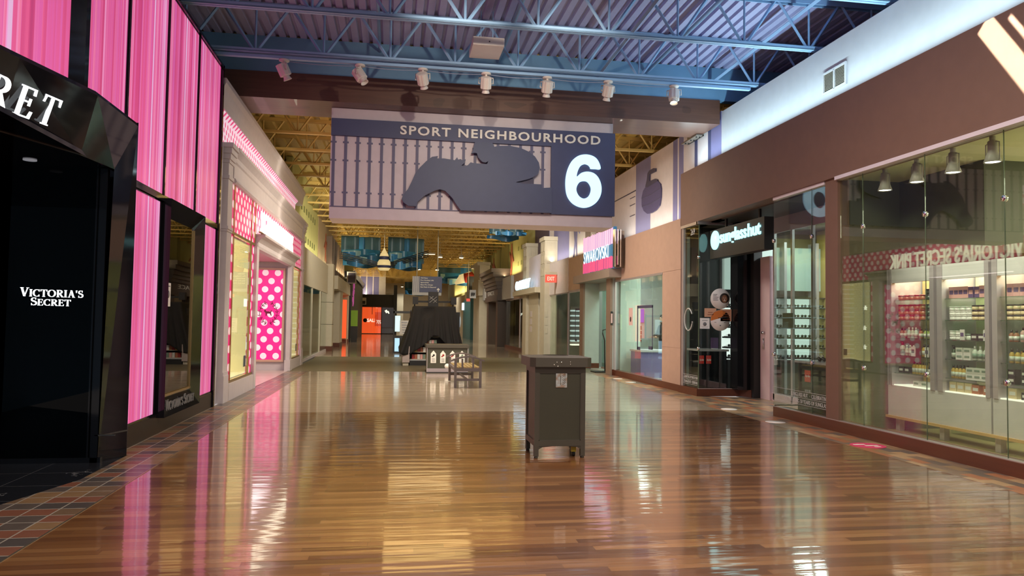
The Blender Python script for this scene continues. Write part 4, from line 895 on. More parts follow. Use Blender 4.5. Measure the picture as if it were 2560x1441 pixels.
DESC = {'amber': 'amber bottle with black cap', 'dark': 'dark green pump bottle', 'white': 'white pump bottle with red top', 'clear': 'clear bottle with white cap', 'lime': 'lime bottle with black cap', 'wtall': 'tall white bottle', 'pink': 'pink bottle with black cap', 'rust': 'rust-red bottle with black cap', 'redc': 'rust candle jar with red lid', 'grnc': 'dark green candle jar', 'whtc': 'white candle jar', 'blkc': 'buff candle jar with black lid', 'clrj': 'clear jar', 'bag': 'pink gift bag', 'bagp': 'purple gift bag', 'boxb': 'black gift box', 'boxw': 'white gift box', 'set': 'buff gift set', 'setr': 'rust gift set', 'card': 'white card with green print', 'cardo': 'orange card', 'cardp': 'white card with purple print'}
CATS = {'candle_jar': 'candle jar', 'bottle': 'bottle', 'gift_bag': 'gift bag', 'gift_box': 'gift box', 'price_card': 'price card'}
def put(key, bay, z, y, x=None, zz=0):
    o = PROTO[key]; kind = o.name.split('.')[0]
    lb = f'{DESC[key]}, {SHN[z]}, {BAYN[bay]} of bath cabinet'
    gp = f'{DESC[key]}s, {SHN[z]}, {BAYN[bay]}'
    loc = (x if x is not None else X0+.12, y, z+zz)
    if key in used:
        r = dup(o, loc, lb, gp)
    else:
        used.add(key); o.location = loc; tag(o, lb, CATS[kind], gp)
        return
    r['category'] = CATS[kind]
def row(key, bay, z, ya, yb, n, layers=1, dz=0, x=None):
    for k in range(n):
        for l in range(layers): put(key, bay, z, ya+(yb-ya)*(k/(n-1) if n > 1 else .5), x, l*dz)
# bay A
row('redc', 0, 1.87, 9.68, 9.25, 5, 1); row('grnc', 0, 1.87, 9.13, 9.03, 2, 2, .073)
row('redc', 0, 1.59, 9.68, 9.25, 5, 3, .073); row('grnc', 0, 1.59, 9.13, 9.03, 2, 3, .073)
row('rust', 0, 1.335, 9.69, 9.62, 2); row('clear', 0, 1.335, 9.54, 9.4, 3); row('rust', 0, 1.335, 9.3, 9.3, 1); row('lime', 0, 1.335, 9.2, 9.12, 2); row('dark', 0, 1.335, 9.03, 9.03, 1)
row('white', 0, 1.085, 9.68, 9.68, 1); row('clear', 0, 1.085, 9.59, 9.45, 3); row('card', 0, 1.085, 9.37, 9.37, 1, x=X0+.05); row('amber', 0, 1.085, 9.24, 9.17, 2); row('cardp', 0, 1.085, 9.10, 9.10, 1, x=X0+.05); row('dark', 0, 1.085, 9.02, 9.02, 1)
row('boxb', 0, .84, 9.66, 9.54, 2); row('amber', 0, .84, 9.44, 9.2, 5); row('dark', 0, .84, 9.12, 9.03, 2)
row('boxw', 0, .67, 9.35, 9.2, 2)
# bay B
row('bag', 1, 1.87, 8.69, 8.45, 4); row('bagp', 1, 1.87, 8.36, 8.26, 2); row('bag', 1, 1.87, 8.18, 8.09, 2)
row('whtc', 1, 1.59, 8.69, 8.40, 4, 3, .059); row('blkc', 1, 1.59, 8.30, 8.08, 3, 3, .063)
row('whtc', 1, 1.335, 8.69, 8.58, 2, 2, .059); row('clrj', 1, 1.335, 8.50, 8.42, 2); row('cardp', 1, 1.335, 8.46, 8.46, 1, x=X0+.05); row('boxb', 1, 1.335, 8.30, 8.19, 2, 1); row('cardp', 1, 1.335, 8.08, 8.08, 1, x=X0+.05)
row('dark', 1, 1.085, 8.69, 8.69, 1); row('boxw', 1, 1.085, 8.55, 8.42, 2, 2, .076); row('wtall', 1, 1.085, 8.33, 8.16, 3); row('boxb', 1, 1.085, 8.08, 8.08, 1)
row('amber', 1, .84, 8.70, 8.46, 5); row('boxw', 1, .84, 8.38, 8.14, 3, 2, .076); row('rust', 1, .84, 8.09, 8.05, 2)
row('set', 1, .67, 8.66, 8.40, 3); row('setr', 1, .67, 8.28, 8.10, 2)
# bay C
row('bag', 2, 1.87, 7.76, 7.30, 6); row('bagp', 2, 1.87, 7.2, 7.0, 3)
row('blkc', 2, 1.59, 7.77, 7.15, 7, 3, .063)
row('rust', 2, 1.335, 7.77, 7.70, 2); row('pink', 2, 1.335, 7.6, 7.6, 1); row('cardp', 2, 1.335, 7.48, 7.48, 1, x=X0+.05); row('boxw', 2, 1.335, 7.3, 7.15, 2, 2, .076)
row('amber', 2, 1.085, 7.77, 7.52, 4); row('cardo', 2, 1.085, 7.66, 7.66, 1, x=X0+.2); row('pink', 2, 1.085, 7.42, 7.2, 4)
row('boxb', 2, .84, 7.74, 7.55, 2, 2, .086); row('pink', 2, .84, 7.45, 7.12, 5)
row('set', 2, .67, 7.72, 7.72, 1); row('boxb', 2, .67, 7.55, 7.3, 3)
# bay D (at the very edge)
for i, z in enumerate((.84, 1.085, 1.335, 1.59)): row(('amber', 'pink', 'blkc', 'whtc')[i], 3, z, 6.62, 6.3, 4)
ac = thing('acrylic_box', 'clear low acrylic display box on the bath shop floor under the cabinet', 'display box', (7.7, 9.0, .01))
MB().box(7.75, 8.3, 8.6, 9.4, .01, .15).obj('case', M_GLASS, ac)

# ================================================================== RIGHT: black sunglasses shop
sbox('wall_right_sun_side', M_BLACKM, 6.42, 10.5, 9.96, 10.02, 0, 3.62); sbox('wall_right_sun_far', M_BLACKM, 6.42, 10.5, 15.45, 15.52, 0, 3.62)
sbox('wall_right_sun_back', mat('charcoal_wall', (.05, .055, .055), .6), 10.5, 10.6, 9.95, 15.5, 0, 3.62); sbox('ceiling_sun_shop', mat('charcoal_ceiling', (.06, .05, .045), .6), 6.5, 10.5, 10.0, 15.5, 3.6, 3.66); sbox('floor_sun_shop', mat('dark_shop_floor', (.05, .05, .05), .25), 7.5, 10.5, 10, 15.5, -.1, 0)
sbox('floor_sun_window', M_BLACKM, 6.42, 7.5, 10.0, 11.5, .0, .1); sbox('floor_sun_window_far', M_BLACKM, 6.32, 7.4, 14.66, 15.45, .0, .1)
w5 = group_empty('window_5', (6.28, 10.8, .15))
for a, b in ((10.04, 10.45), (10.456, 11.60)): MB().box(6.274, 6.286, a, b, .16, 3.57).obj('pane', M_GLASS, w5)
MB().box(6.274, 6.286, 10.45, 10.456, .16, 3.57).obj('seam', M_SEAM, w5); MB().box(6.29, 7.0, 11.594, 11.606, .16, 3.57).obj('pane', M_GLASS, w5); MB().box(6.28, 7.0, 11.58, 11.62, .15, .168).obj('bottom_rail', M_CHROME, w5)
for y, z in ((10.453, .93), (10.453, 2.85), (11.6, 1.0), (11.6, 2.9)): MB().lathe([(.03, -.022), (.034, -.015), (.034, .015), (.03, .022)], (6.28, y, z), 16, 'x').obj('clip', M_CHROME, w5)
for z0, s, ya, wdt in ((.385, 'SUNGLASS HUT  ·  CELEBRATING', 11.05, 1.02), (.285, 'CELEBRATING 50 YEARS OF SUNGLASS', 11.25, 1.22)):
    letters(s, 'x', 6.271, ya, z0, wdt, .06, .002, -1).obj('band_lettering', mat('pale_letter', (.55, .55, .56)), w5)
MB().box(6.271, 6.273, 10.04, 11.6, .465, .47).box(6.271, 6.273, 10.04, 11.6, .365, .37).box(6.271, 6.273, 10.04, 11.6, .262, .267).obj('band_lines', mat('pale_letter', (.55, .55, .56)), w5)
# far glass corner
ledge('baseboard_right_sun', [(6.16, 15.5), (6.20, 14.60), (7.12, 14.58), (7.24, 14.30), (7.42, 14.30), (7.42, 14.68), (6.32, 14.68), (6.32, 15.5)])
sbox('trim_13', M_TRIM, 6.235, 7.0, 14.60, 14.625, .15, .162); sbox('trim_14', M_TRIM, 6.2, 7.0, 14.58, 14.66, 3.56, 3.62); sbox('trim_15', M_TRIM, 6.2, 6.28, 14.6, 15.5, 3.56, 3.62)
w6 = group_empty('window_6', (6.24, 15, .15))
MB().box(6.234, 6.246, 14.62, 15.44, .16, 3.56).obj('pane', M_GLASS, w6); MB().box(6.25, 6.97, 14.607, 14.619, .16, 3.56).obj('pane', M_GLASS, w6)
MB().box(6.22, 6.27, 15.40, 15.5, .15, 3.56).obj('steel_edge', M_TRIM, w6); MB().box(6.235, 6.25, 14.605, 14.62, .16, 3.56).obj('seam', M_SEAM, w6)
for z in (.98, 2.87): MB().lathe([(.03, -.022), (.034, -.015), (.034, .015), (.03, .022)], (6.24, 14.62, z), 16, 'x').obj('clip', M_CHROME, w6)
letters('269', 'x', 6.231, 15.03, 3.37, .22, .13, .002, -1).obj('unit_number', mat('pale_letter', (.55, .55, .56)), w6)
rg = MB()
for a0, a1 in ((-70, 150), (190, 280)): rg.tube([(6.231, 15.13+.21*cos(radians(a0+(a1-a0)*k/20)), 1.58+.235*sin(radians(a0+(a1-a0)*k/20))) for k in range(21)], .012, 5)
rg.obj('ring_decal', mat('pale_letter', (.55, .55, .56)), w6)
for z0, s in ((.335, 'CELEBRATING 50 YEARS OF SUN'), (.235, 'OF SUNGLASS HUT · CELEBRATING')): letters(s, 'x', 6.231, 15.38, z0, .74, .055, .002, -1).obj('band_lettering', mat('pale_letter', (.55, .55, .56)), w6)
MB().box(6.231, 6.233, 14.64, 15.4, .41, .415).box(6.231, 6.233, 14.64, 15.4, .31, .315).box(6.231, 6.233, 14.64, 15.4, .212, .217).obj('band_lines', mat('pale_letter', (.55, .55, .56)), w6)
sbox('wall_right_sun_column', M_BLACK, 6.97, 7.25, 14.35, 14.68, .15, 3.6); sbox('wall_right_sun_column_front', M_BLACKM, 7.25, 7.43, 14.2, 14.55, 0, 3.6)
# hanging fascia sign box
sb = thing('fascia_sign', 'black hanging sign box with glowing turquoise sunglasses shop lettering and disc', 'lit sign', (6.56, 13.6, 2.85))
bx_ = MB().box(6.47, 6.66, 12.29, 14.58, 2.83, 3.42, .006).obj('box', M_BLACKM, sb)
M_CYAN = emit('turquoise_letter', (.42, .93, .95), 1.6)
letters('sunglass', 'x', 6.45, 14.08, 3.03, 1.14, .335, .025, -1, bold=.02).obj('first_word', M_CYAN, bx_); letters('hut', 'x', 6.45, 12.89, 3.11, .49, .25, .025, -1, bold=.02).obj('second_word', M_CYAN, bx_)
dd = MB().lathe([(.195, 0), (.195, .025)], (6.45, 14.315, 3.20), 28, 'x'); dd.obj('disc', M_CYAN, bx_)
for y in (12.62, 14.0): MB().box(6.54, 6.58, y-.025, y+.025, 3.42, 3.62).obj('hanger', M_BLACKM, sb)
# posters stuck on the front pane
def poster(name, label, cat, x0, x1, z0, z1, m, parts=()):
    t = thing(name, label, cat, ((x0+x1)/2, 14.603, z0)); sh_ = MB().box(x0, x1, 14.600, 14.606, z0, z1).obj('sheet', m, t)
    for nm, mb, mm in parts: mb.obj(nm, mm, sh_)
    return t
M_PRINT = mat('grey_print', (.2, .2, .22)); M_PEACHP = mat('peach_paper', (.66, .36, .24), .6)
M_PAPER = mat('white_paper', (.86, .83, .84), .6)
t = thing('round_poster', 'round white window poster with a portrait of a smiling person', 'poster', (6.71, 14.603, 1.8))
MB().lathe([(.215, 0), (.215, .005)], (6.71, 14.600, 2.015), 32, 'y').obj('sheet', M_PAPER, t)
MB().lathe([(.105, 0), (.105, .003)], (6.80, 14.598, 2.03), 24, 'y').obj('hair', mat('dark_hair_print', (.03, .02, .016)), t)
fc = MB().prism([(6.80+.062*cos(a*pi/10), 2.015+.080*sin(a*pi/10)) for a in range(20)], 'y', 14.596, 14.5985); fc = fc.obj('face', mat('brown_skin_print', (.22, .095, .05)), t)
MB().box(6.772, 6.79, 14.594, 14.596, 2.03, 2.037).box(6.812, 6.83, 14.594, 14.596, 2.03, 2.037).box(6.778, 6.824, 14.594, 14.596, 1.972, 1.984).box(6.795, 6.806, 14.594, 14.596, 1.995, 2.015).obj('features', M_LETTER, fc)
tx = MB()
for i in range(5): tx.box(6.55, 6.55+(.09, .075, .12, .10, .11)[i], 14.597, 14.6, 2.10-.03*i, 2.112-.03*i)
tx.obj('print', M_PRINT, t)
t = thing('round_poster', 'round white window poster with an orange segment at its top', 'poster', (6.71, 14.603, 1.35))
MB().lathe([(.215, 0), (.215, .005)], (6.71, 14.600, 1.565), 32, 'y').obj('sheet', M_PAPER, t)
MB().prism([(6.71+.212*cos(radians(a)), 1.565+.212*sin(radians(a))) for a in range(55, 186, 8)]+[(6.60, 1.585), (6.72, 1.62), (6.80, 1.70)], 'y', 14.597, 14.5995).obj('orange_segment', mat('orange_print', (.62, .17, .03)), t)
MB().box(6.66, 6.86, 14.597, 14.6, 1.615, 1.628).box(6.58, 6.62, 14.597, 14.6, 1.52, 1.53).box(6.79, 6.84, 14.597, 14.6, 1.515, 1.53).lathe([(.015, 0), (.015, .003)], (6.71, 14.597, 1.46), 10, 'y').obj('print', M_PRINT, t)
poster('notice', 'small peach notice sheet left of centre on the sunglasses shop pane', 'notice', 6.365, 6.62, 1.635, 1.815, M_PEACHP, [('print', MB().box(6.44, 6.54, 14.597, 14.6, 1.72, 1.735).box(6.43, 6.56, 14.597, 14.6, 1.675, 1.69), mat('rust_print', (.3, .1, .05)))])
pl = MB()
for i in range(6): pl.box(6.76, 6.92, 14.597, 14.6, 1.58+.035*i, 1.588+.035*i)
poster('notice', 'taller peach notice sheet between the two round window posters', 'notice', 6.715, 6.955, 1.55, 1.80, M_PEACHP, [('print', pl, mat('rust_print', (.3, .1, .05)))])
poster('notice', 'square white notice sheet at the glass corner of the sunglasses shop', 'notice', 6.265, 6.475, 1.39, 1.61, M_PAPER, [('print', MB().lathe([(.04, 0), (.04, .002)], (6.37, 14.598, 1.485), 14, 'y').box(6.31, 6.43, 14.597, 14.6, 1.555, 1.565).box(6.30, 6.44, 14.597, 14.6, 1.425, 1.43), M_PRINT), ('holder_clip', MB().box(6.32, 6.43, 14.597, 14.61, 1.61, 1.622), M_BLACKM)])
# window counters
M_RB = mat('red_badge', (.55, .03, .02), .4)
def ray_badge(y, x, z, s, t, flipx=True):
    rb_ = MB().box(x-.004, x, y-s/2, y+s/2, z, z+s*1.1).obj('red_badge', M_RB, t)
    letters('Ray-Ban', 'x', x-.008, y+s*.40, z+s*.4, s*.8, s*.3, .002, -1, bold=.01, shear=-.3).obj('badge_lettering', M_LETTER, rb_)
c1 = thing('display_counter', 'black display counter with a red square badge behind the near glass of the sunglasses shop', 'counter', (6.75, 10.7, .1))
MB().box(6.62, 7.05, 10.1, 11.45, .1, .88).obj('body', M_BLACK, c1); MB().box(6.58, 7.08, 10.08, 11.48, .88, .915).obj('top', mat('grey_counter_top', (.35, .34, .35), .2), c1); ray_badge(11.15, 6.62, .58, .17, c1)
letters('NEVER HIDE', 'x', 6.616, 11.23, .42, .17, .035, .002, -1).obj('small_lettering', mat('pale_letter', (.55, .55, .56)), c1)
MB().box(6.59, 6.6, 10.1, 10.30, .15, .8).obj('lit_panel', emit('lilac_screen', (.45, .45, .75), .6), c1)
c2 = thing('display_counter', 'black display counter with two red badges behind the posters of the sunglasses shop', 'counter', (6.6, 15.0, .1))
MB().box(6.32, 6.92, 14.75, 15.3, .1, .92).obj('body', M_BLACK, c2); MB().box(6.29, 6.95, 14.7, 15.35, .92, .96).obj('top', mat('grey_counter_top', (.35, .34, .35), .2), c2)
for xx in (6.36, 6.52):
    rb_ = MB().box(xx-.055, xx+.055, 14.742, 14.75, .66, .83).obj('red_badge', M_RB, c2); letters('Ray-Ban', 'y', 14.738, xx-.045, .71, .09, .05, .002, bold=.01, shear=.3).obj('badge_lettering', M_LETTER, rb_)
ds = thing('counter_screen', 'small blue picture stand on the near black counter beside the brown pillar', 'picture stand', (6.8, 10.25, .915))
MB().box(6.74, 6.76, 10.12, 10.42, .93, 1.2).obj('picture', emit('blue_picture', (.12, .2, .5), .7), ds); MB().box(6.70, 6.80, 10.2, 10.34, .915, .93).obj('foot', M_WHITE, ds)
ds = thing('counter_picture', 'small purple picture stand on the black counter below the orange round poster', 'picture stand', (6.75, 15.0, .96))
MB().box(6.68, 6.84, 14.98, 15.0, .975, 1.2).obj('picture', mat('purple_picture', (.10, .05, .14)), ds); MB().box(6.70, 6.82, 14.95, 15.03, .96, .975).obj('foot', M_WHITE, ds)
# sunglasses
def make_sunglasses(loc, label, grp):
    t = thing('sunglasses', label, 'sunglasses', loc, grp); x, y, z = loc
    for d in (-.038, .038): MB().lathe([(.029, -.004), (.029, .004)], (x+d, y, z+.034), 10, 'y').obj('lens', C_BLK, t)
    MB().tube([(x-.015, y, z+.042), (x+.015, y, z+.042)], .004, 5).tube([(x-.065, y, z+.04), (x-.06, y+.11, z+.034)], .004, 5).tube([(x+.065, y, z+.04), (x+.06, y+.11, z+.034)], .004, 5).obj('frame', C_BLK, t)
    return t
su = thing('sunglasses_wall', 'brightly lit white wall unit of sunglasses shelves inside the black shop', 'shelf unit', (8.8, 15.2, 0))
M_SUNLIT = emit('lit_white_back', (.90, 1, .94), 1.0); M_TRAY = mat('white_tray', (.75, .75, .73), .4)
SBAY = ((7.12, 7.66, 'left-end'), (7.72, 8.42, 'second'), (8.48, 9.18, 'third'), (9.24, 9.94, 'fourth'))
rowsz = (.78, 1.0, 1.22, 1.44, 1.66, 1.88); SGN = ('lowest', 'second', 'third', 'fourth', 'fifth', 'top'); first = None
for xa, xb, bn in SBAY:
    MB().box(xa, xb, 15.40, 15.44, .72, 2.1).obj('lit_back', M_SUNLIT, su)
    for z in rowsz+(2.1,): MB().box(xa, xb, 15.12, 15.4, z-.03, z).obj('shelf_board', M_BLACKM, su)
    for z in rowsz: MB().box(xa+.03, xb-.03, 15.2, 15.38, z, z+.012).obj('white_tray', M_TRAY, su)
    MB().box(xa, xb, 15.12, 15.44, 0, .72).obj('lower_cupboard', M_BLACKM, su); MB().box(xb, xb+.06, 15.10, 15.44, 0, 3.3).obj('divider', M_GREYPOST, su)
    MB().box(xa, xb, 15.3, 15.4, 2.25, 3.2).obj('lit_header', emit('header_glow', (.6, .75, .68), .35), su)
    for i, z in enumerate(rowsz):
        for j in range(4):
            lb = f'dark sunglasses on the {SGN[i]} shelf, {bn.replace("left-end", "first")} bay of the lit sunglasses wall'; gp = f'sunglasses, {SGN[i]} shelf, {bn} bay'; loc = (xa+.09+(xb-xa-.18)*j/3, 15.17, z)
            if first is None: first = make_sunglasses(loc, lb, gp)
            else: dup(first, loc, lb, gp)
for i in range(4): dup(first, (6.72+.09*i, 10.9+.16*i, .915), 'dark sunglasses lying on the near black counter of the sunglasses shop', 'sunglasses on the near counter')
lamp('AREA', 'sun_shop_light', (8.6, 13, 3.55), (8.6, 13, 0), 150, (.9, 1, .97), .5, 3.5)
# sliding glass doors behind the entrance recess
dn = group_empty('door_2', (7.43, 12.8, 0)); M_PINKP = mat('pinkish_white_panel', (.62, .46, .50), .4)
MB().box(7.38, 7.52, 13.80, 14.18, 0, 2.86).obj('stacked_leaf', M_PINKP, dn)
for a in (13.72, 13.05, 12.35, 11.9): MB().box(7.42, 7.47, a-.03, a+.03, .02, 3.3).obj('stile', M_GREYPOST, dn)
MB().box(7.42, 7.47, 11.0, 13.8, 0, .14).box(7.42, 7.47, 11.0, 13.8, 3.3, 3.6).obj('rail', M_PINKP, dn)
MB().box(7.43, 7.44, 11.9, 13.75, .14, 3.3).obj('pane', M_GLASS, dn)
MB().box(7.41, 7.46, 11.05, 11.75, .14, 3.3).obj('white_leaf', mat('lilac_leaf', (.56, .47, .52), .4), dn)
MB().tube([(7.36, 14.02, 1.0), (7.36, 14.02, 1.22)], .012, 6).lathe([(.03, -.05), (.03, 0)], (7.38, 14.02, 1.33), 10, 'x').obj('lock', M_CHROME, dn)
tag(MB().box(7.40, 7.42, 13.00, 13.34, 1.42, 1.72).obj('dark_sign', M_BLACKM), 'small black card hanging on the sunglasses shop sliding door', 'door sign')
# floor stickers
for nm, x, y, r, lb in (('floor_sticker', 5.85, 12.37, .14, 'white round floor sticker before the sunglasses shop entrance, farther one'), ('floor_sticker', 5.83, 10.73, .15, 'white round floor sticker beside the corner of the reddish base'), ('floor_sticker', 5.9, 18.0, .13, 'white round floor sticker in front of the peach-framed window, nearer one'), ('floor_sticker', 5.9, 19.1, .13, 'white round floor sticker in front of the peach-framed window, farther one')):
    tag(MB().lathe([(r, 0), (r, .003)], (x, y, .001), 28).obj(nm, mat('white_sticker', (.78, .72, .68), .5)), lb, 'floor sticker')
t = thing('floor_sticker', 'pink oval floor sticker with white squiggle print near the bath shop', 'floor sticker', (5.9, 8.57, 0))
MB().prism([(5.9+.21*cos(a*pi/12), 8.57+.21*sin(a*pi/12)) for a in range(24)], 'z', .001, .004).obj('disc', mat('pink_sticker', (.60, .05, .14), .5), t)
MB().box(5.75, 5.9, 8.62, 8.66, .004, .006).box(5.85, 6.02, 8.53, 8.57, .004, .006).box(5.92, 6.0, 8.45, 8.48, .004, .006).obj('print', M_LETTER, t)

# ================================================================== RIGHT: peach-fronted crystal shop
sbox('wall_right_peach', M_PEACH, 6.2, 6.34, 15.5, 20.35, 2.68, 3.80)
sbox('wall_right_peach_pier', M_PEACH, 6.2, 6.34, 15.5, 16.62, .15, 2.675); sbox('trim_16', M_PEACH, 6.195, 6.2, 15.5, 16.62, .95, .955)
sbox('wall_right_ledge', M_PEACH, 6.34, 6.5, 15.52, 20.4, 3.66, 3.74)
ledge('baseboard_right_peach', [(6.19, 15.48), (6.19, 20.42), (6.36, 20.42), (6.36, 15.48)])
w7 = group_empty('window_7', (6.22, 18, .15))
for a, b in ((16.62, 17.35), (17.356, 18.5), (18.506, 20.36)): MB().box(6.214, 6.226, a, b, .16, 2.66).obj('pane', M_GLASS, w7)
MB().box(6.19, 6.24, 16.6, 20.38, 2.63, 2.68).box(6.19, 6.24, 20.34, 20.42, .15, 2.68).obj('frame', M_TRIM, w7)
M_TEAL = mat('pale_teal_wall', (.52, .62, .57), .5)
cs = MB().box(10.4, 10.5, 15.5, 30, 0, 3.4).box(6.35, 10.4, 15.53, 15.6, 0, 3.4).box(6.35, 10.4, 15.6, 24.1, 3.3, 3.4).box(6.36, 6.95, 20.36, 20.44, 0, 3.3); struct(cs.obj('wall_right_crystal_shop', M_TEAL))
sbox('floor_crystal_shop', mat('pale_shop_floor', (.45, .47, .42), .25), 6.36, 10.4, 15.6, 24.1, -.1, .002); sbox('wall_right_crystal_mid', M_WHITE, 7.4, 10.4, 24.0, 24.08, 0, 3.3)
lamp('AREA', 'crystal_light', (8.4, 18, 3.25), (8.4, 18, 0), 240, (.84, 1, .94), 2.5, 3.5)
for i, (y, lb) in enumerate(((16.9, 'small white lit spotlight inside the peach-framed window, nearer one'), (18.3, 'small white lit spotlight inside the peach-framed window, middle one'), (19.3, 'small white lit spotlight inside the peach-framed window, farther one'))):
    t = thing('shop_spotlight', lb, 'spotlight', (6.9, y, 2.8)); MB().tube([(6.9, y, 3.3), (6.9, y, 3.0)], .012, 6).obj('stem', M_CHROME, t); MB().lathe([(.03, .12), (.05, 0)], (6.9, y, 2.9), 12).obj('shade', M_HEADW, t); MB().lathe([(.045, -.01), (.045, 0)], (6.9, y, 2.9), 12).obj('bulb', emit('shop_bulb', (1, .97, .88), 9), t)
fr2 = MB()
fr2.box(6.209, 6.213, 17.28, 17.33, .85, 1.92).box(6.209, 6.213, 18.38, 18.45, .80, 1.92).box(6.209, 6.213, 17.28, 18.45, 1.86, 1.93).box(6.209, 6.213, 17.28, 17.58, .84, .92).box(6.209, 6.213, 18.2, 18.45, .80, .88)
tag(fr2.obj('window_decal', M_NAVY3), 'open dark blue frame decal on the peach-framed shop window', 'window decal')
t = thing('notice', 'narrow pale pink notice on the crystal shop glass left of the dark frame decal', 'notice', (6.21, 18.98, 1.42)); MB().box(6.208, 6.213, 18.82, 19.14, 1.42, 1.88).obj('sheet', mat('pale_pink_paper', (.62, .42, .42)), t); MB().prism([(18.98+.05*cos(a*pi/8), 1.58+.07*sin(a*pi/8)) for a in range(16)], 'x', 6.204, 6.208).obj('print', C_BLK, t)
cn = thing('shop_counter', 'purple-sided glass jewellery counter inside the peach-framed shop', 'counter', (7.1, 19.7, 0))
MB().box(6.62, 7.6, 19.35, 20.2, .002, .70).obj('body', mat('purple_counter', (.14, .12, .30), .3), cn); MB().box(6.6, 7.63, 19.32, 20.24, .70, .75).obj('top', M_WHITE, cn)
cn2 = thing('shop_counter', 'white jewellery counter with a grey base farther inside the peach-framed shop', 'counter', (7.9, 23.2, 0))
MB().box(7.5, 8.3, 22.8, 23.6, .08, .68).obj('body', M_WHITE, cn2); MB().box(7.55, 8.25, 22.85, 23.55, 0.002, .08).obj('plinth', M_CREAM, cn2); MB().box(7.45, 8.35, 22.75, 23.65, .68, .95).obj('glass_case', M_GLASS, cn2)
bk = thing('card_rack', 'dark red-brown rack of jewellery cards standing inside the peach-framed shop', 'display rack', (7.0, 20.9, 0))
MB().box(6.88, 7.17, 20.9, 21.0, .92, 1.40).obj('rack', mat('dark_red_rack', (.10, .04, .04)), bk); MB().box(7.0, 7.06, 20.92, 20.98, 0.002, .92).obj('post', M_CHROME, bk)
for z in (1.0, 1.13, 1.26): MB().box(6.87, 7.18, 20.88, 20.9, z, z+.02).obj('rail', M_CHROME, bk)
sc_ = thing('lit_poster', 'blue and purple lit poster on the back wall of the peach-framed shop', 'poster', (8.1, 23.98, 1.5)); MB().box(7.85, 8.3, 23.96, 24.0, 1.5, 1.95).obj('picture', emit('blue_purple_poster', (.15, .10, .6), .9), sc_)
# crystal shop portal and sign
for nm, y0, y1 in (('wall_right_portal_near', 20.42, 20.85), ('wall_right_portal_far', 23.5, 23.95)):
    sbox(nm, mat('pale_blue_grey_pier', (.40, .45, .44), .5), 6.14, 6.62, y0, y1, .16, 2.74); sbox(nm+'_edge', mat('taupe_edge', (.24, .17, .13), .5), 6.08, 6.14, y0, y1, .0, 2.74); ledge('baseboard_portal', [(6.15, y0-.01), (6.63, y0-.01), (6.63, y1+.01), (6.15, y1+.01)], .16)
sbox('wall_right_canopy', mat('taupe_canopy', (.30, .24, .21), .5), 5.85, 6.6, 19.8, 23.95, 2.74, 2.98); sbox('wall_right_portal_head', M_TEAL, 6.62, 6.8, 20.4, 24, 2.5, 3.3)
d3 = group_empty('door_3', (6.75, 22.2, 0)); M_TEALGL = glass('teal_glass', (.80, .92, .86), .06)
MB().box(6.72, 6.74, 20.86, 22.1, .05, 2.6).obj('pane', M_TEALGL, d3); MB().box(6.72, 6.74, 22.15, 23.5, .05, 2.6).obj('pane', M_TEALGL, d3); MB().box(6.70, 6.76, 20.86, 23.5, 2.6, 2.7).box(6.70, 6.76, 22.1, 22.15, 0, 2.6).box(6.70, 6.76, 20.86, 23.5, 0, .05).obj('frame', mat('taupe_edge', (.24, .17, .13), .5), d3)
lamp('AREA', 'crystal_light', (7.2, 22.1, 3.25), (7.2, 22.1, 0), 90, (.84, 1, .94), .5, 2.5)
sg2 = thing('crystal_sign', 'pink faceted crystal sign with glowing white-blue lettering above the grey canopy', 'lit sign', (5.95, 21.2, 2.98))
fa = MB(); fb = MB(); random.seed(3)
for i in range(15):
    y = 19.62+i*.217
    for z0, z1, mbx in ((3.0, 3.30, fb), (3.66, 4.10, fa)):
        j = random.uniform(-.05, .05); k2 = random.uniform(.0, .03)
        mbx.add([(5.90-k2, y, z0+j*.4), (5.87, y+.1, z0), (5.90, y+.205, z0+j*.4), (5.90-k2, y, z1+j), (5.87, y+.1, z1-j), (5.90, y+.205, z1+j), (5.93, y+.1, z0), (5.93, y+.1, z1)], [(0, 1, 4, 3), (1, 2, 5, 4), (0, 3, 7, 6), (2, 6, 7, 5), (0, 6, 2, 1), (3, 4, 5, 7)])
fa.obj('upper_facets', emit('pale_pink_facets', (1, .55, .74), .85), sg2); fb.obj('lower_facets', emit('red_pink_facets', (.90, .10, .24), .8), sg2)
MB().box(5.92, 6.0, 19.6, 22.9, 2.98, 4.12).obj('back_box', emit('blue_back', (.04, .20, .38), .5), sg2)
letters('SWAROVSKI', 'x', 5.89, 22.78, 3.30, 2.72, .38, .012, -1, bold=.0).obj('lettering', emit('ice_blue_letter', (.75, .95, 1), 1.2), sg2)
for x, z0 in ((5.98, 3.0), (6.06, 3.05), (6.13, 3.0)): MB().box(x-.1, x-.065, 19.40, 19.56, z0, 4.02).obj('chrome_fin', M_CHROME, sg2)
MB().box(5.93, 6.2, 19.56, 19.6, 2.98, 4.0).obj('end_plate', mat('taupe_edge', (.24, .17, .13), .5), sg2)
ba = thing('stanchion', 'thin dark metal floor stand leaning at the crystal shop doorway', 'stand', (6.2, 21.1, 0)); MB().tube([(6.28, 21.6, .03), (6.26, 21.6, .95), (6.2, 21.6, 1.15), (6.2, 21.6, 1.25), (6.3, 21.6, 1.28)], .018, 6).obj('pole', M_BLACKM, ba); MB().box(5.9, 6.35, 21.35, 21.85, 0, .03).obj('base', M_BLACKM, ba)
ph = thing('hand_reader', 'small black frame with pink card on the near crystal shop pier', 'door sign', (6.1, 20.4, 1.45)); MB().box(6.085, 6.145, 20.40, 20.418, 1.42, 1.80).obj('frame', M_BLACKM, ph); MB().box(6.092, 6.138, 20.395, 20.40, 1.47, 1.74).obj('card', mat('pale_pink_paper', (.62, .42, .42)), ph)
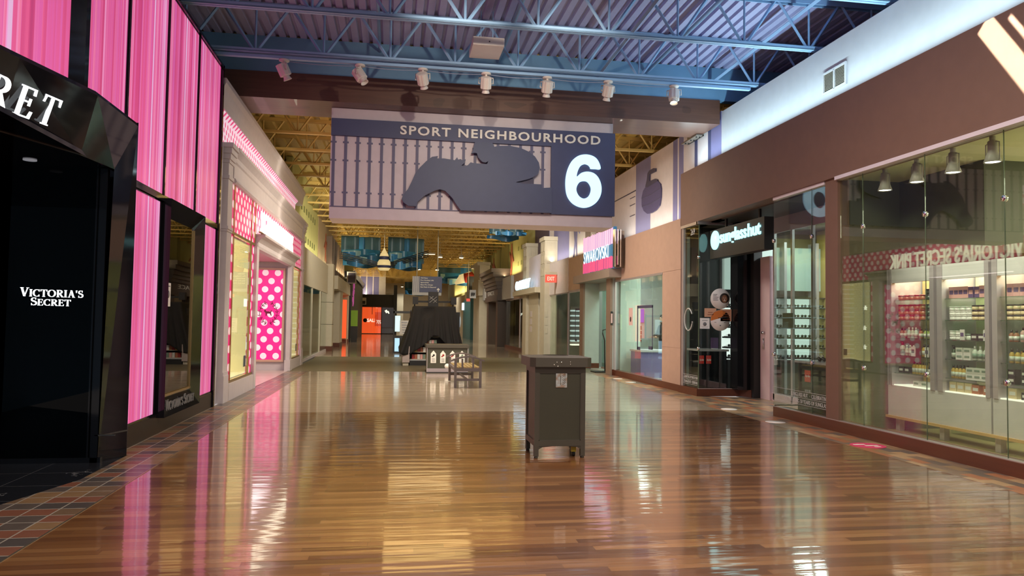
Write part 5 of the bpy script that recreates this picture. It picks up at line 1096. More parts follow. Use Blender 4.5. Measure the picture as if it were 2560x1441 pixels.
# shop assistant standing at the counter
def person():
    t = thing('person', 'person in dark clothes and pale face mask standing deep inside the peach-framed shop', 'person', (8.75, 23.4, 0))
    J = {'pel': (0, 0, .95), 'ch': (0, 0, 1.25), 'nk': (0, 0, 1.47), 'hd': (-.02, -.01, 1.56), 'tp': (-.02, -.01, 1.70), 'ls': (-.02, .19, 1.40), 'le': (-.10, .24, 1.12), 'lh': (-.30, .18, 1.03), 'rs': (-.02, -.19, 1.40), 're': (-.10, -.24, 1.12), 'rh': (-.30, -.15, 1.03), 'lk': (0, .1, .5), 'lf': (0, .1, .06), 'lt': (-.14, .11, .03), 'rk': (0, -.1, .5), 'rf': (0, -.1, .06), 'rt': (-.14, -.11, .03), 'lp': (0, .1, .9), 'rp': (0, -.1, .9)}
    E_ = [('pel', 'ch'), ('ch', 'nk'), ('nk', 'hd'), ('hd', 'tp'), ('ch', 'ls'), ('ls', 'le'), ('le', 'lh'), ('ch', 'rs'), ('rs', 're'), ('re', 'rh'), ('pel', 'lp'), ('lp', 'lk'), ('lk', 'lf'), ('lf', 'lt'), ('pel', 'rp'), ('rp', 'rk'), ('rk', 'rf'), ('rf', 'rt')]
    Rr = {'pel': .15, 'ch': .155, 'nk': .055, 'hd': .085, 'tp': .075, 'ls': .07, 'le': .05, 'lh': .035, 'rs': .07, 're': .05, 'rh': .035, 'lk': .065, 'lf': .05, 'lt': .035, 'rk': .065, 'rf': .05, 'rt': .035, 'lp': .09, 'rp': .09}
    ks = list(J); me = bpy.data.meshes.new('body'); me.from_pydata([J[k] for k in ks], [(ks.index(a), ks.index(b)) for a, b in E_], []); o = bpy.data.objects.new('body', me); COL.objects.link(o); o.parent = t
    sk = o.modifiers.new('s', 'SKIN'); su_ = o.modifiers.new('u', 'SUBSURF'); su_.levels = su_.render_levels = 2
    for i, k in enumerate(ks): me.skin_vertices[0].data[i].radius = (Rr[k], Rr[k]); me.skin_vertices[0].data[i].use_root = (k == 'pel')
    me.materials.append(mat('dark_clothes', (.02, .02, .024), .7))
    c = Vector((8.35, 18.7, 0))
    MB().lathe([(.0, -.115), (.06, -.10), (.083, -.03), (.085, .03), (.07, .09), (.02, .12)], (8.72, 23.39, 1.60), 14).obj('face', mat('skin', (.55, .33, .24), .5), t)
    MB().lathe([(.09, -.06), (.098, .03), (.085, .10), (.03, .14)], (8.745, 23.395, 1.63), 14).obj('hair', C_BLK, t)
    MB().lathe([(.02, -.10), (.066, -.085), (.08, -.045), (.06, -.02)], (8.705, 23.39, 1.605), 12).obj('face_mask', M_WHITE, t)
    for sy in (-1, 1):
        h = MB(); b = Vector((8.45, 23.4+sy*.165, 1.03)); h.lathe([(.02, -.035), (.04, -.02), (.042, .03), (.03, .05)], b[:], 10, 'x')
        for k in range(4): h.tube([(b.x-.03, b.y-.03+k*.02, b.z), (b.x-.07-.01*(k in (1, 2)), b.y-.032+k*.021, b.z-.008), (b.x-.10-.012*(k in (1, 2)), b.y-.03+k*.02, b.z-.025)], [.009, .008, .006], 6)
        h.tube([(b.x, b.y-sy*.035, b.z), (b.x-.035, b.y-sy*.06, b.z-.005), (b.x-.06, b.y-sy*.062, b.z-.012)], [.011, .009, .007], 6); h.obj('hand', mat('skin', (.55, .33, .24), .5), t)
person()
# ------------------------------------------------------------------ striped and mural wall over the right-hand shops
sbox('wall_right_upper', M_LILAC, 6.5, 6.64, 14.1, 31.0, 3.6, 5.82)
def stripe(y0, y1, m, nm='trim_21', lb=''): return struct(MB().box(6.494, 6.5, y0, y1, 3.62, 5.82).obj(nm, m))
stripe(14.11, 14.60, M_NAVY2, lb='broad purple stripe painted beside the white upper wall'); stripe(14.60, 14.75, M_NAVY, lb='dark narrow stripe edging the broad purple stripe by the white wall'); stripe(15.31, 15.46, M_NAVY, lb='lone thin dark stripe painted behind the steel beam bracket')
stripe(16.11, 16.37, M_NAVY2, lb='purple stripe right of the thin lit seam on the striped wall'); stripe(16.47, 16.74, M_NAVY2, lb='purple stripe left of the thin lit seam on the striped wall'); stripe(18.32, 19.48, mat('violet_grey_paint', (.21, .20, .36), .6), lb='wide violet stripe painted behind the curling stone picture')
t = thing('curling_stone_mural', 'dark purple curling stone picture on the striped right-hand wall', 'mural', (6.47, 18.2, 4.3))
ST = [(18.014, 5.432), (17.851, 5.394), (17.866, 5.318), (18.302, 5.331), (18.315, 5.152), (17.887, 5.138), (17.726, 5.088), (17.71, 5.043), (18.45, 5.02), (18.639, 5.058), (18.512, 5.226), (18.455, 5.39), (18.304, 5.433)]
MB().prism(ST, 'x', 6.462, 6.492).obj('handle', M_NAVY3, t)
MB().prism([(18.639, 5.05), (17.72, 5.05), (17.528, 4.946), (17.464, 4.81), (17.476, 4.591), (17.558, 4.411), (17.832, 4.326), (18.157, 4.307), (18.495, 4.334), (18.757, 4.445), (18.921, 4.617), (18.925, 4.826), (18.813, 4.985)], 'x', 6.466, 6.492).obj('stone_body', mat('stone_purple', (.075, .065, .16), .6), t)
MB().tube([(6.464, 17.47, 4.84), (6.464, 18.2, 4.79), (6.464, 18.92, 4.80)], .006, 4).tube([(6.464, 17.5, 4.60), (6.464, 18.2, 4.55), (6.464, 18.9, 4.57)], .006, 4).obj('band_line', M_NAVY3, t)
mk = MB()
for z in (4.95, 4.75, 4.45): mk.box(6.492, 6.498, 19.55, 20.0, z, z+.02)
mk.box(6.492, 6.498, 19.5, 24, 5.1, 5.13); struct(mk.obj('trim_22', M_NAVY3))
for y0, y1, m, lb in ((22.9, 23.5, 'b', 'brown stripe painted above the crystal sign, nearer one'), (24.2, 24.9, 'b', 'brown stripe painted above the crystal sign, farther one'), (27.3, 30.0, 'p', 'broad purple striped field painted left of the skating player'), (30.9, 31.0, 'p', 'thin purple stripe at the far end of the striped wall')):
    stripe(y0, y1, mat('mural_brown', (.20, .15, .13), .6) if m == 'b' else M_NAVY2, lb=lb)
figure('mural_figure', 'purple hockey player silhouette painted high on the right-hand striped wall', 6.48, 26.2, 3.8, 1.95, M_NAVY2, 1.3)
sbox('wall_right_upper_dark', mat('dark_plum', (.085, .06, .085), .6), 6.5, 6.64, 31.0, 34.2, 3.6, 5.85); sbox('wall_right_mural', M_MURAL, 6.5, 6.64, 34.2, 90, 3.6, 6.68)
ms = MB()
for i in range(4):
    for z in (5.2, 4.4): ms.box(6.485, 6.498, 36+.9*i, 36.3+.9*i, z, z+.22)
for i in range(9): ms.box(6.485, 6.498, 42+3.2*i, 42.4+3.2*i+(i % 3)*.2, 3.7, 6.6)
struct(ms.obj('trim_23', mat('olive_mid', (.26, .26, .08))))
figure('mural_figure', 'rust-red figure painted on the right yellow-green upper wall', 6.47, 41, 3.9, 1.9, M_RUST, 1.6)
figure('mural_figure', 'small dark figure painted farther along the right yellow-green wall', 6.47, 48.5, 4.2, 1.4, M_RUST, 1.8)
# ------------------------------------------------------------------ right-hand shops further on
sbox('wall_right_fascia_far', mat('peach_beige', (.46, .32, .24), .65), 6.2, 6.5, 23.95, 26.1, 2.6, 3.75); sbox('wall_right_fascia_cream', M_LILAC, 6.18, 6.5, 26.1, 30.1, 2.55, 3.8)
ledge('baseboard_right_far', [(6.19, 23.95), (6.19, 30.1), (6.36, 30.1), (6.36, 23.95)])
w8 = group_empty('window_8', (6.22, 27, .15))
for a, b in ((23.97, 26.05), (26.15, 29.2)): MB().box(6.214, 6.226, a, b, .16, 2.56).obj('pane', M_GLASSG, w8)
MB().box(6.19, 6.24, 26.05, 26.15, .15, 2.56).box(6.19, 6.24, 23.95, 29.3, 2.52, 2.6).obj('frame', M_TRIM, w8)
far = MB().box(10.4, 10.5, 24.1, 45, 0, 3.4).box(6.4, 10.4, 24.1, 30, 3.3, 3.4).box(6.36, 10.4, 29.4, 29.5, 0, 3.3).box(6.36, 10.4, 24.1, 24.2, 0, 3.3).box(6.36, 10.4, 24.2, 45, -.1, 0); struct(far.obj('wall_right_unit', mat('dim_grey_unit', (.16, .17, .15), .6)))
lamp('AREA', 'unit_light', (8.2, 26.8, 3.25), (8.2, 26.8, 0), 60, (1, .98, .88), .5, 3)
es = thing('exit_sign', 'red lit EXIT sign hanging on an arm before the cream fascia', 'exit sign', (6.0, 27.9, 2.9)); MB().box(5.75, 6.18, 27.85, 27.95, 3.28, 3.38).obj('arm', M_CREAM, es); MB().box(5.72, 6.15, 27.86, 27.94, 2.98, 3.28).obj('housing', emit('exit_red', (.9, .12, .08), .8), es); letters('EXIT', 'y', 27.86, 5.79, 3.05, .28, .15, -.01, bold=.02).obj('lettering', emit('exit_letter', (1, .45, .35), 1.4), es)
sv = thing('lit_shelf_unit', 'lit white shelf stack glowing inside the glazed unit under the EXIT sign', 'shelf', (7.5, 28.4, 0)); MB().box(7.0, 7.9, 29.1, 29.2, .6, 2.1).obj('back', mat('dim_back', (.15, .12, .1)), sv)
for k in range(7): MB().box(7.0, 7.8, 28.8, 29.1, .7+.2*k, .76+.2*k).obj('shelf_board', emit('lit_shelf', (.8, .95, 1), .9), sv)
MB().box(7.85, 7.9, 28.8, 29.15, .6, 2.15).box(7.0, 7.9, 28.8, 29.1, .55, .6).obj('lit_edge', emit('lit_edge', (1, .93, .8), 2), sv)
dc2 = MB().box(6.209, 6.213, 24.05, 24.1, .75, 1.95).box(6.209, 6.213, 25.0, 25.06, .85, 1.95).box(6.209, 6.213, 24.05, 25.06, 1.88, 1.95).box(6.209, 6.213, 24.05, 24.3, .75, .83).box(6.209, 6.213, 24.8, 25.06, .82, .9); tag(dc2.obj('window_decal', M_NAVY3), 'open dark blue frame decal on the window past the crystal shop doorway', 'window decal')
# blue-lit eyewear shop with stepped towers
for y0, y1, lb, hz in ((29.3, 30.2, 'wall_right_tower_near', 4.75), (33.5, 34.4, 'wall_right_tower_far', 4.9)):
    tw = MB().box(5.98, 6.5, y0, y1, .0, hz).box(5.93, 6.5, y0-.05, y1+.05, hz, hz+.16)
    for k in range(3):
        for j in (0, 1): tw.box(5.965, 5.985, y0+.1+.4*j, y0+.4+.4*j, hz-.42-.5*k, hz-.1-.5*k); tw.box(6.05+.2*j, 6.2+.2*j, y0-.015, y0, hz-.42-.5*k, hz-.1-.5*k)
    for k in range(3): tw.box(6.03, 6.12, y0-.012, y0, 1.0+.33*k, 1.25+.33*k)
    struct(tw.obj(lb, M_CREAM))
sbox('wall_right_eyewear_canopy', M_CREAM, 5.75, 6.5, 30.2, 35.9, 2.68, 2.9); sbox('wall_right_eyewear_top', M_LILAC, 6.1, 6.5, 30.2, 33.5, 2.9, 4.35); sbox('wall_right_eyewear_left', mat('peach_beige', (.46, .32, .24), .65), 6.2, 6.5, 34.4, 38.4, 2.6, 3.9)
ey = thing('shop_sign', 'blue-white backlit letters above the cream canopy past the EXIT sign', 'lit sign', (5.8, 33.5, 2.9)); letters('OAKLEY', 'x', 5.80, 35.6, 2.95, 3.7, .42, .08, -1, bold=.02, shear=-.2).obj('lettering', emit('pale_blue_letter', (.55, .82, 1), 1.7), ey); MB().box(5.86, 5.9, 31.8, 35.7, 2.9, 2.96).obj('rail', M_CREAM, ey)
lamp('AREA', 'sign_glow', (5.7, 31.5, 3.0), (6.1, 31.5, 3.6), 10, (.5, .65, 1), .1, 3)
sbox('wall_right_eyewear_pier', M_CREAM, 6.1, 6.3, 31.2, 33.4, 0, 2.68); d4 = struct(MB().box(6.25, 6.3, 30.25, 31.15, .0, 2.5).obj('door_4', mat('grey_door', (.14, .15, .15), .4)))
gb = MB()
for k in range(3): gb.box(6.09, 6.1, 32.6, 33.1, 1.0+.34*k, 1.26+.34*k)
struct(gb.obj('trim_17', M_LILAC))
w9 = group_empty('window_9', (6.22, 37, .1))
for a, b in ((34.5, 36.4), (36.5, 41.0)): MB().box(6.214, 6.226, a, b, .16, 2.6).obj('pane', M_GLASSG, w9)
MB().box(6.19, 6.24, 36.4, 36.5, .1, 2.62).box(6.19, 6.24, 34.4, 41, 2.58, 2.64).obj('frame', M_TRIM, w9); ledge('baseboard_right_eyewear', [(6.17, 34.4), (6.17, 41.2), (6.36, 41.2), (6.36, 34.4)], .16); sbox('wall_right_fascia_white', M_WHITE, 6.05, 6.5, 38.4, 41.9, 2.66, 3.86); sbox('ceiling_unit_far', M_BLACKM, 6.4, 10.4, 30, 45, 3.3, 3.4)
mn = thing('mannequin', 'white mannequin figure standing in the dark window past the blue-lit letters', 'mannequin', (7.0, 37.4, .0)); MB().lathe([(.02, 0), (.12, .02), (.06, .06), (.05, .8), (.13, 1.0), (.10, 1.2), (.17, 1.42), (.05, 1.5), (.05, 1.55), (.085, 1.65), (.06, 1.76), (.01, 1.78)], (7.0, 37.4, 0), 12).obj('body', M_WHITE, mn)
tvs = thing('window_screen', 'small blue-white screen hanging in the dark window past the blue-lit letters', 'screen', (6.9, 37.6, 2.2)); MB().box(6.8, 6.85, 37.5, 38.3, 2.05, 2.5).obj('screen', emit('screen_blue', (.55, .7, 1), 1.1), tvs); MB().box(6.82, 6.84, 37.88, 37.92, 2.5, 3.3).obj('hanger', M_CHROME, tvs)
# dark corniced shop
M_ESP = mat('dark_espresso', (.055, .036, .028), .4)
dk = MB().box(5.85, 6.5, 41.9, 42.6, 0, 3.2).box(5.85, 6.5, 46.0, 46.7, 0, 3.2)
for d, z0, z1 in ((.05, 2.62, 2.9), (.0, 2.9, 3.3), (.06, 3.3, 3.5), (.12, 3.5, 3.7), (.18, 3.7, 3.95), (.3, 3.95, 4.2), (.42, 4.2, 4.42)): dk.box(5.80-d, 6.5, 41.7-d, 46.9+d, z0, z1)
struct(dk.obj('wall_right_dark_portal', M_ESP)); letters('FACE', 'x', 5.785, 45.9, 2.98, 2.9, .24, .02, -1).obj('portal_lettering', mat('grey_letter', (.35, .33, .31)), None)
bpy.data.objects['portal_lettering']['kind'] = 'structure'; bpy.data.objects['portal_lettering'].name = 'trim_18'
sbox('wall_right_dark_recess', M_CREAM, 6.35, 6.45, 42.6, 46.0, 0, 2.7)
# cream shop, teal shop and others at the end
cc = MB().box(5.7, 6.4, 49.8, 53.4, .0, 3.15).box(5.6, 6.4, 49.6, 53.6, 3.15, 4.2).box(5.7, 6.4, 49.8, 53.4, 4.2, 5.2).box(5.5, 6.4, 49.5, 53.8, 5.2, 5.4); struct(cc.obj('wall_right_cream_shop', M_CREAM)); sbox('wall_right_white_block', M_WHITE, 5.9, 6.5, 46.9, 49.6, 2.8, 4.0); sbox('wall_right_glass_far', mat('dim_grey_unit', (.16, .17, .15), .6), 6.2, 6.4, 46.9, 49.6, 0, 2.8)
cp = thing('shop_sign', 'small framed black-and-white picture sign on the distant cream shopfront', 'sign', (5.55, 49.4, 3.4)); MB().box(5.0, 5.42, 49.35, 49.6, 2.95, 3.5).obj('board', M_WHITE, cp); MB().prism([(5.08, 3.08), (5.14, 3.08), (5.16, 3.2), (5.20, 3.09), (5.26, 3.09), (5.28, 3.2), (5.34, 3.1), (5.36, 3.34), (5.29, 3.28), (5.27, 3.38), (5.21, 3.26), (5.15, 3.40), (5.11, 3.25), (5.07, 3.36)], 'y', 49.32, 49.35).obj('dark_mark', C_BLK, cp)
sbox('wall_right_teal_shop', mat('teal_front', (.03, .14, .16), .5), 5.75, 6.5, 56, 62, 0, 3.1); sbox('wall_right_dark_tall', M_BLACKM, 5.6, 6.5, 56, 57.5, 3.1, 4.8); sbox('wall_right_shops_end', M_CREAM, 5.9, 6.5, 62, 90, 0, 3.6)
rs = thing('red_sign', 'small red lit sign hanging by the distant teal shopfront', 'sign', (5.3, 55.5, 3.2)); MB().box(5.39, 5.66, 55.5, 55.6, 2.88, 3.1).obj('box', emit('exit_red', (.9, .12, .08), .8), rs); MB().box(5.5, 5.54, 55.5, 55.6, 3.1, 6.7).obj('hanger', M_CREAM, rs)
for i, (y, z, lb) in enumerate(((66, 1.1, 'low white-lit panel far along the right side corridor'), (61, 2.3, 'high white-lit sign panel far along the right side corridor'))):
    tag(MB().box(5.6, 5.75, y, y+.6, z, z+.6).obj('light_box', emit('lit_white_panel', (.75, .95, 1), 1.2)), lb, 'lit panel')
# ================================================================== IN THE CORRIDOR
# litter bin
lb_ = thing('litter_bin', 'square taupe litter bin with a small shiny plate standing on the wooden floor', 'litter bin', (1.83, 8.32, 0))
x0, x1, y0, y1 = 1.55, 2.12, 8.05, 8.60
bd = MB()
for xx in (x0, x1-.05):
    for yy in (y0, y1-.05): bd.box(xx, xx+.05, yy, yy+.05, .13, 1.0)
for z0, z1 in ((.13, .19), (.93, 1.0)):
    for yy in (y0, y1-.05): bd.box(x0+.05, x1-.05, yy, yy+.05, z0, z1)
    for xx in (x0, x1-.05): bd.box(xx, xx+.05, y0+.05, y1-.05, z0, z1)
bd.obj('frame', M_TAUPE2, lb_)
for nm, a in (('front_panel', (x0+.045, x1-.045, y0+.015, y0+.03, .18, .94)), ('back_panel', (x0+.045, x1-.045, y1-.03, y1-.015, .18, .94)), ('side_panel', (x0+.015, x0+.03, y0+.045, y1-.045, .18, .94)), ('side_panel', (x1-.03, x1-.015, y0+.045, y1-.045, .18, .94))): MB().box(*a).obj(nm, M_TAUPE, lb_)
bead = MB().box(x0+.05, x1-.05, y0+.004, y0+.016, .925, .933).box(x0+.05, x0+.058, y0+.004, y0+.016, .19, .93).box(x1-.058, x1-.05, y0+.004, y0+.016, .19, .93).box(x0+.05, x1-.05, y0+.004, y0+.016, .19, .198); bead.obj('panel_bead', M_TAUPE2, lb_)
for xx in (x0, x1-.05):
    for yy in (y0, y1-.05): lg = MB().box(xx, xx+.05, yy, yy+.05, .02, .13); lg.lathe([(.022, 0), (.022, .012), (.012, .02)], (xx+.025, yy+.025, 0), 10); lg.obj('leg', M_TAUPE2, lb_)
ap = MB().prism([(x0+.05, .13), (x0+.05, .095), (x0+.09, .118), (x0+.2, .128), (x1-.2, .128), (x1-.09, .118), (x1-.05, .095), (x1-.05, .13)], 'y', y0+.005, y0+.04); ap.obj('apron', M_TAUPE2, lb_)
bmh = bmesh.new(); n = 36; cx, cy = 1.835, 8.325; X0b, X1b, Y0b, Y1b = 1.475, 2.165, 7.985, 8.665
lid = MB(); ring = [(cx+.15*cos(2*pi*k/n), cy+.15*sin(2*pi*k/n)) for k in range(n)]
sq = []
for k in range(n):
    a = 2*pi*k/n; c_, s_ = cos(a), sin(a); m_ = max(abs(c_), abs(s_)); sq.append((cx+c_/m_*(X1b-X0b)/2, cy+s_/m_*(Y1b-Y0b)/2))
vs = [(*p, 1.115) for p in ring]+[(*p, 1.10) for p in sq]+[(*p, 1.0) for p in sq]+[(*p, 1.06) for p in ring]
lid.add(vs, [(k, (k+1) % n, n+(k+1) % n, n+k) for k in range(n)]+[(n+k, n+(k+1) % n, 2*n+(k+1) % n, 2*n+k) for k in range(n)]+[(3*n+k, 3*n+(k+1) % n, (k+1) % n, k) for k in range(n)]); bmh.free()
lid = lid.obj('lid', M_TAUPE2, lb_); MB().lathe([(.149, .0), (.149, .01)], (cx, cy, 1.05), 30).obj('opening', M_BLACKM, lid)
scr = MB()
for xx, zz in ((1.78, 1.05), (1.83, 1.05), (1.93, 1.055), (1.93, 1.03), (1.75, 1.025), (1.79, 1.005)): scr.lathe([(.005, -.004), (.005, 0)], (xx, 7.985, zz), 8, 'y')
scr.obj('screws', M_CHROME, lid)
g_ = NG('etched_steel'); nz = g_.noise(g_.pos, 14, 1); g_.bump(nz, .5, .03); g_.done(Base_Color=(.70, .66, .58), Metallic=1.0, Roughness=.16); M_ETCH = g_.m
pt_ = MB().box(1.785, 1.912, 8.055, 8.066, .77, .935, .002).obj('plate', M_ETCH, lb_)
fe = MB()
for k in range(6): fe.tube([(1.86, 8.054, .80+.02*k), (1.88, 8.054, .815+.02*k), (1.895, 8.054, .838+.02*k)], .0022, 4)
fe.box(1.835, 1.84, 8.053, 8.056, .80, .90); fe.obj('etched_mark', M_TAUPE, pt_); letters('The Standard', 'y', 8.054, 1.845, .778, .055, .014, .001).obj('plate_lettering', M_TAUPE, lb_) if False else None
cw = thing('caster_tag', 'yellow caster with black wheel under the litter bin', 'caster', (2.02, 8.2, 0)); MB().box(1.99, 2.045, 8.15, 8.19, .05, .125).obj('yellow_fork', mat('yellow_plastic', (.55, .42, .03), .4), cw); MB().lathe([(.028, -.014), (.028, .014)], (2.02, 8.17, .028), 14, 'x').obj('wheel', M_BLACKM, cw)
# bench seen from its end
bn = thing('bench', 'grey-framed bench with yellow slatted seat and arched arms, seen end-on', 'bench', (1.65, 17.4, 0))
M_BENCH = mat('bench_grey_paint', (.135, .115, .12), .45)
for yy, nm in ((16.5, 'near'), (18.2, 'far')):
    for xx in (1.36, 1.915): MB().box(xx, xx+.055, yy, yy+.055, .015 if yy > 17 else 0, .60).obj('leg', M_BENCH, bn)
    ar = MB(); N_ = 14; P0 = [(1.29+.74*k/N_, .575+.09*sin(pi*k/N_)) for k in range(N_+1)]; ar.prism(P0+[(a, b+.035) for a, b in P0[::-1]], 'y', yy-.01, yy+.065); ar.obj('arm', M_BENCH, bn)
    MB().box(1.41, 1.92, yy+.005, yy+.045, .36, .43).obj('end_rail', M_BENCH, bn); MB().box(1.41, 1.92, yy+.005, yy+.045, .15, .20).obj('lower_rail', M_BENCH, bn)
    MB().box(1.52, 1.56, yy+.01, yy+.04, .43, .64).box(1.76, 1.80, yy+.01, yy+.04, .43, .65).obj('arm_slat', M_BENCH, bn)
for xx in (1.37, 1.925): MB().box(xx, xx+.04, 16.55, 18.2, .36, .43).obj('side_rail', M_BENCH, bn)
for k in range(6): MB().box(1.40+.09*k, 1.475+.09*k, 16.53, 18.23, .43, .455).obj('seat_slat', M_SEAT, bn)
MB().box(1.62, 1.66, 16.55, 18.2, .165, .2).obj('stretcher', M_BENCH, bn)
# sorting bin with four tags
gc = thing('sorting_bin', 'wide taupe sorting bin with four white arrow-shaped tags behind the bench', 'sorting bin', (1.53, 21.4, 0))
MB().box(.97, 2.10, 21.02, 21.85, .03, .70).obj('body', M_TAUPE, gc); MB().box(.93, 2.14, 20.98, 21.9, .70, .80, .01).obj('lid', M_TAUPE2, gc)
MB().box(.97, 2.10, 21.005, 21.02, .03, .13).obj('kick_panel', mat('lilac_kick', (.30, .26, .29), .4), gc); MB().box(.95, 2.12, 21.0, 21.87, 0, .03).obj('plinth', M_BLACKM, gc)
for xx in (.955, 2.10): MB().box(xx, xx+.018, 21.0, 21.03, .03, .70).obj('corner_trim', M_TRIM, gc)
for k, (xc, cl) in enumerate(((1.14, C_BLK), (1.405, C_RED), (1.675, C_RED), (1.94, C_TEAL))):
    tg = MB().prism([(xc-.075, .28), (xc+.075, .28), (xc+.075, .54), (xc, .63), (xc-.075, .54)], 'y', 21.012, 21.02).obj('tag', M_LETTER, gc)
    MB().lathe([(.03, 0), (.03, .004)], (xc+.01, 21.008, .50), 10, 'y').box(xc-.045, xc+.0, 21.006, 21.010, .45, .48).obj('tag_icon', cl, tg)
    pr = MB()
    for j in range(4): pr.box(xc-.045, xc+.045, 21.008, 21.011, .31+.03*j, .32+.03*j)
    pr.obj('tag_print', M_PRINT, tg); MB().box(xc-.07, xc+.07, 21.01, 21.02, .665, .68).obj('slot_label', M_TAUPE2, gc)
MB().lathe([(.075, 0), (.075, .006)], (1.53, 21.012, .19), 24, 'y').obj('round_sticker', M_LETTER, gc)
# draped kiosk
ks = thing('kiosk', 'retail kiosk under a black drape, dark shelves showing below', 'kiosk', (1.35, 25.3, 0))
MB().box(.32, .55, 24.3, 26.4, .1, .62).obj('side_panel', mat('pinkish_board', (.46, .38, .36), .5), ks); MB().box(.34, .52, 24.35, 26.3, 0, .1).obj('side_plinth', M_CREAM, ks)
MB().box(.56, 2.25, 24.4, 26.5, 0, .16).obj('kick_base', M_BLACKM, ks); MB().box(.56, 2.25, 24.4, 24.42, .16, .19).obj('white_strip', M_WHITE, ks); MB().box(.58, 2.2, 24.8, 26.4, .16, 1.75).obj('carcass', M_BLACKM, ks)
for z in (.19, .42, .66, .92): MB().box(.58, 2.2, 24.45, 24.8, z, z+.015).obj('shelf', M_CREAM, ks)
MB().box(1.0, 1.9, 24.5, 24.75, 1.02, 1.05).obj('lit_shelf_edge', M_WHITE, ks)
for xx in (.7, 1.98): MB().box(xx-.02, xx+.02, 25.0, 25.04, 1.75, 2.12).obj('post', M_BLACKM, ks)
MB().box(.65, 2.05, 25.0, 25.05, 2.06, 2.12).obj('top_rail', M_BLACKM, ks)
for xx in (.72, 1.98): MB().box(xx-.09, xx+.09, 24.75, 24.95, 2.0, 2.24).obj('lamp_box', M_BLACKM, ks)
bdx = MB().box(1.14, 1.48, 24.9, 24.95, 1.75, 2.42); bdx.obj('header_board', M_BLACKM, ks)
lx = MB()
for p, q in (((1.19, 2.06), (1.43, 2.26)), ((1.19, 2.26), (1.43, 2.06)), ((1.19, 2.16), (1.31, 2.27)), ((1.31, 2.05), (1.43, 2.16))): lx.bar((p[0], 24.89, p[1]), (q[0], 24.89, q[1]), .012)
lx.obj('lattice', M_WHITE, ks)
random.seed(5); cols = [C_RED, C_AMB, C_TEAL, C_PNK, C_WHT, C_ROS]; k0 = {}
for zi_, z in enumerate((.205, .435, .675)):
    for j in range(9):
        c = cols[(j*5+zi_*2) % 6]; lbx = f'{("red","amber","grey-green","pink","white","rust")[cols.index(c)]} packet on the {("lowest","middle","upper")[zi_]} shelf below the black drape'; gp = lbx+' group'
        if c not in k0:
            o = MB().box(.66, .74, 24.52, 24.60, 0, .15).obj('packet', c); tag(o, lbx, 'packet', gp); k0[c] = o; o.location = (.67+.09*j, 24.56, z)
        else: dup(k0[c], (.67+.09*j, 24.56, z), lbx, gp)
# the cloth
def cloth():
    rows = []; NU, NV = 61, 26; top = [(.66, 24.42), (2.02, 24.42)]
    def low(u):
        P = [(0, .22, .40), (.05, .34, .34), (.12, .53, .36), (.25, .85, .55), (.38, 1.1, .74), (.5, 1.30, .97), (.58, 1.48, .95), (.68, 1.70, .72), (.82, 1.98, .58), (1, 2.26, .58)]
        for a, b in zip(P, P[1:]):
            if u <= b[0]: t = (u-a[0])/(b[0]-a[0]); return a[1]+(b[1]-a[1])*t, a[2]+(b[2]-a[2])*t
        return P[-1][1:]
    rows.append([(.66+1.36*i/(NU-1), 26.3, 1.92) for i in range(NU)])
    for j in range(NV):
        v = j/(NV-1); r = []
        for i in range(NU):
            u = i/(NU-1); lx_, lz = low(u); xt = .66+1.36*u; zt_ = 1.93-.05*sin(pi*u*2)**2*0
            e = v**1.5; x = xt+(lx_-xt)*(.35*v+.65*e); z = zt_+(lz-zt_)*v
            fold = .035*sin(u*38+2*sin(u*7))*v+.02*sin(u*90)*v*v - .07*math.exp(-((u-.35)/.12)**2)*sin(pi*min(1, v*3.2))
            y = 24.40-.10*v-fold - .10*math.exp(-((u)/.1)**2)*v
            r.append((x, y, z))
        rows.append(r)
    m = MB().sheet(rows)
    for side, i in ((0, 0), (1, NU-1)):
        rr = []
        for j in range(1, NV+1):
            x, y, z = rows[j][i]; v = (j-1)/(NV-1)
            rr.append([(x+(.03*sin(k*2.1)*v), y+(26.3-y)*k/12, z+(.10*v*sin(k*.5) if side else .12*v*k/12)) for k in range(13)])
        m.sheet(rr)
    o = m.obj('drape', mat('black_drape_cloth', (.013, .012, .0125), .8, var=.2, vscale=4), None)
    sm_ = o.modifiers.new('t', 'SOLIDIFY'); sm_.thickness = .008
    return tag(o, 'black cloth drape with an arched opening thrown over the kiosk', 'drape')
dc = cloth(); 
tag(MB().tube([(1.345, 24.385, 1.92), (1.342, 24.33, 1.5), (1.335, 24.30, 1.02)], .006, 5).obj('drape_seam', C_BLK), 'dark centre seam cord on the black kiosk drape', 'cord')
# poster stand and dark kiosk behind
pst = thing('poster_stand', 'grey printed poster stand left of the draped kiosk', 'poster stand', (.46, 31, 0)); MB().box(.28, .65, 31, 31.05, .87, 1.44).obj('board', mat('grey_poster', (.36, .33, .31), .6), pst); MB().box(.42, .52, 31.02, 31.05, 0, .87).box(.3, .62, 30.9, 31.2, 0, .03).obj('stand', M_BLACKM, pst)
q_ = MB()
for j in range(5): q_.box(.35+.01*j, .58-.01*j, 30.99, 31, 1.34-.1*j, 1.375-.1*j)
q_.obj('print', M_PRINT, pst)
kk = thing('kiosk', 'small dark kiosk with glowing blue screens left of the poster stand', 'kiosk', (.4, 33, 0)); MB().box(.02, .8, 33, 34, 0, .75).obj('body', M_BLACKM, kk); MB().box(.09, .30, 32.98, 33, .08, .66).obj('lit_front', emit('blue_screen', (.45, .75, 1), .8), kk); MB().box(.09, .32, 33.4, 33.45, .94, 1.64).obj('screen', emit('pale_screen', (.6, .85, .9), .9), kk); MB().box(.02, .07, 33.4, 33.5, .7, 1.9).box(.75, .8, 33.4, 33.5, .7, 1.9).box(.02, .8, 33.4, 33.5, 1.75, 1.85).obj('frame', M_BLACKM, kk)
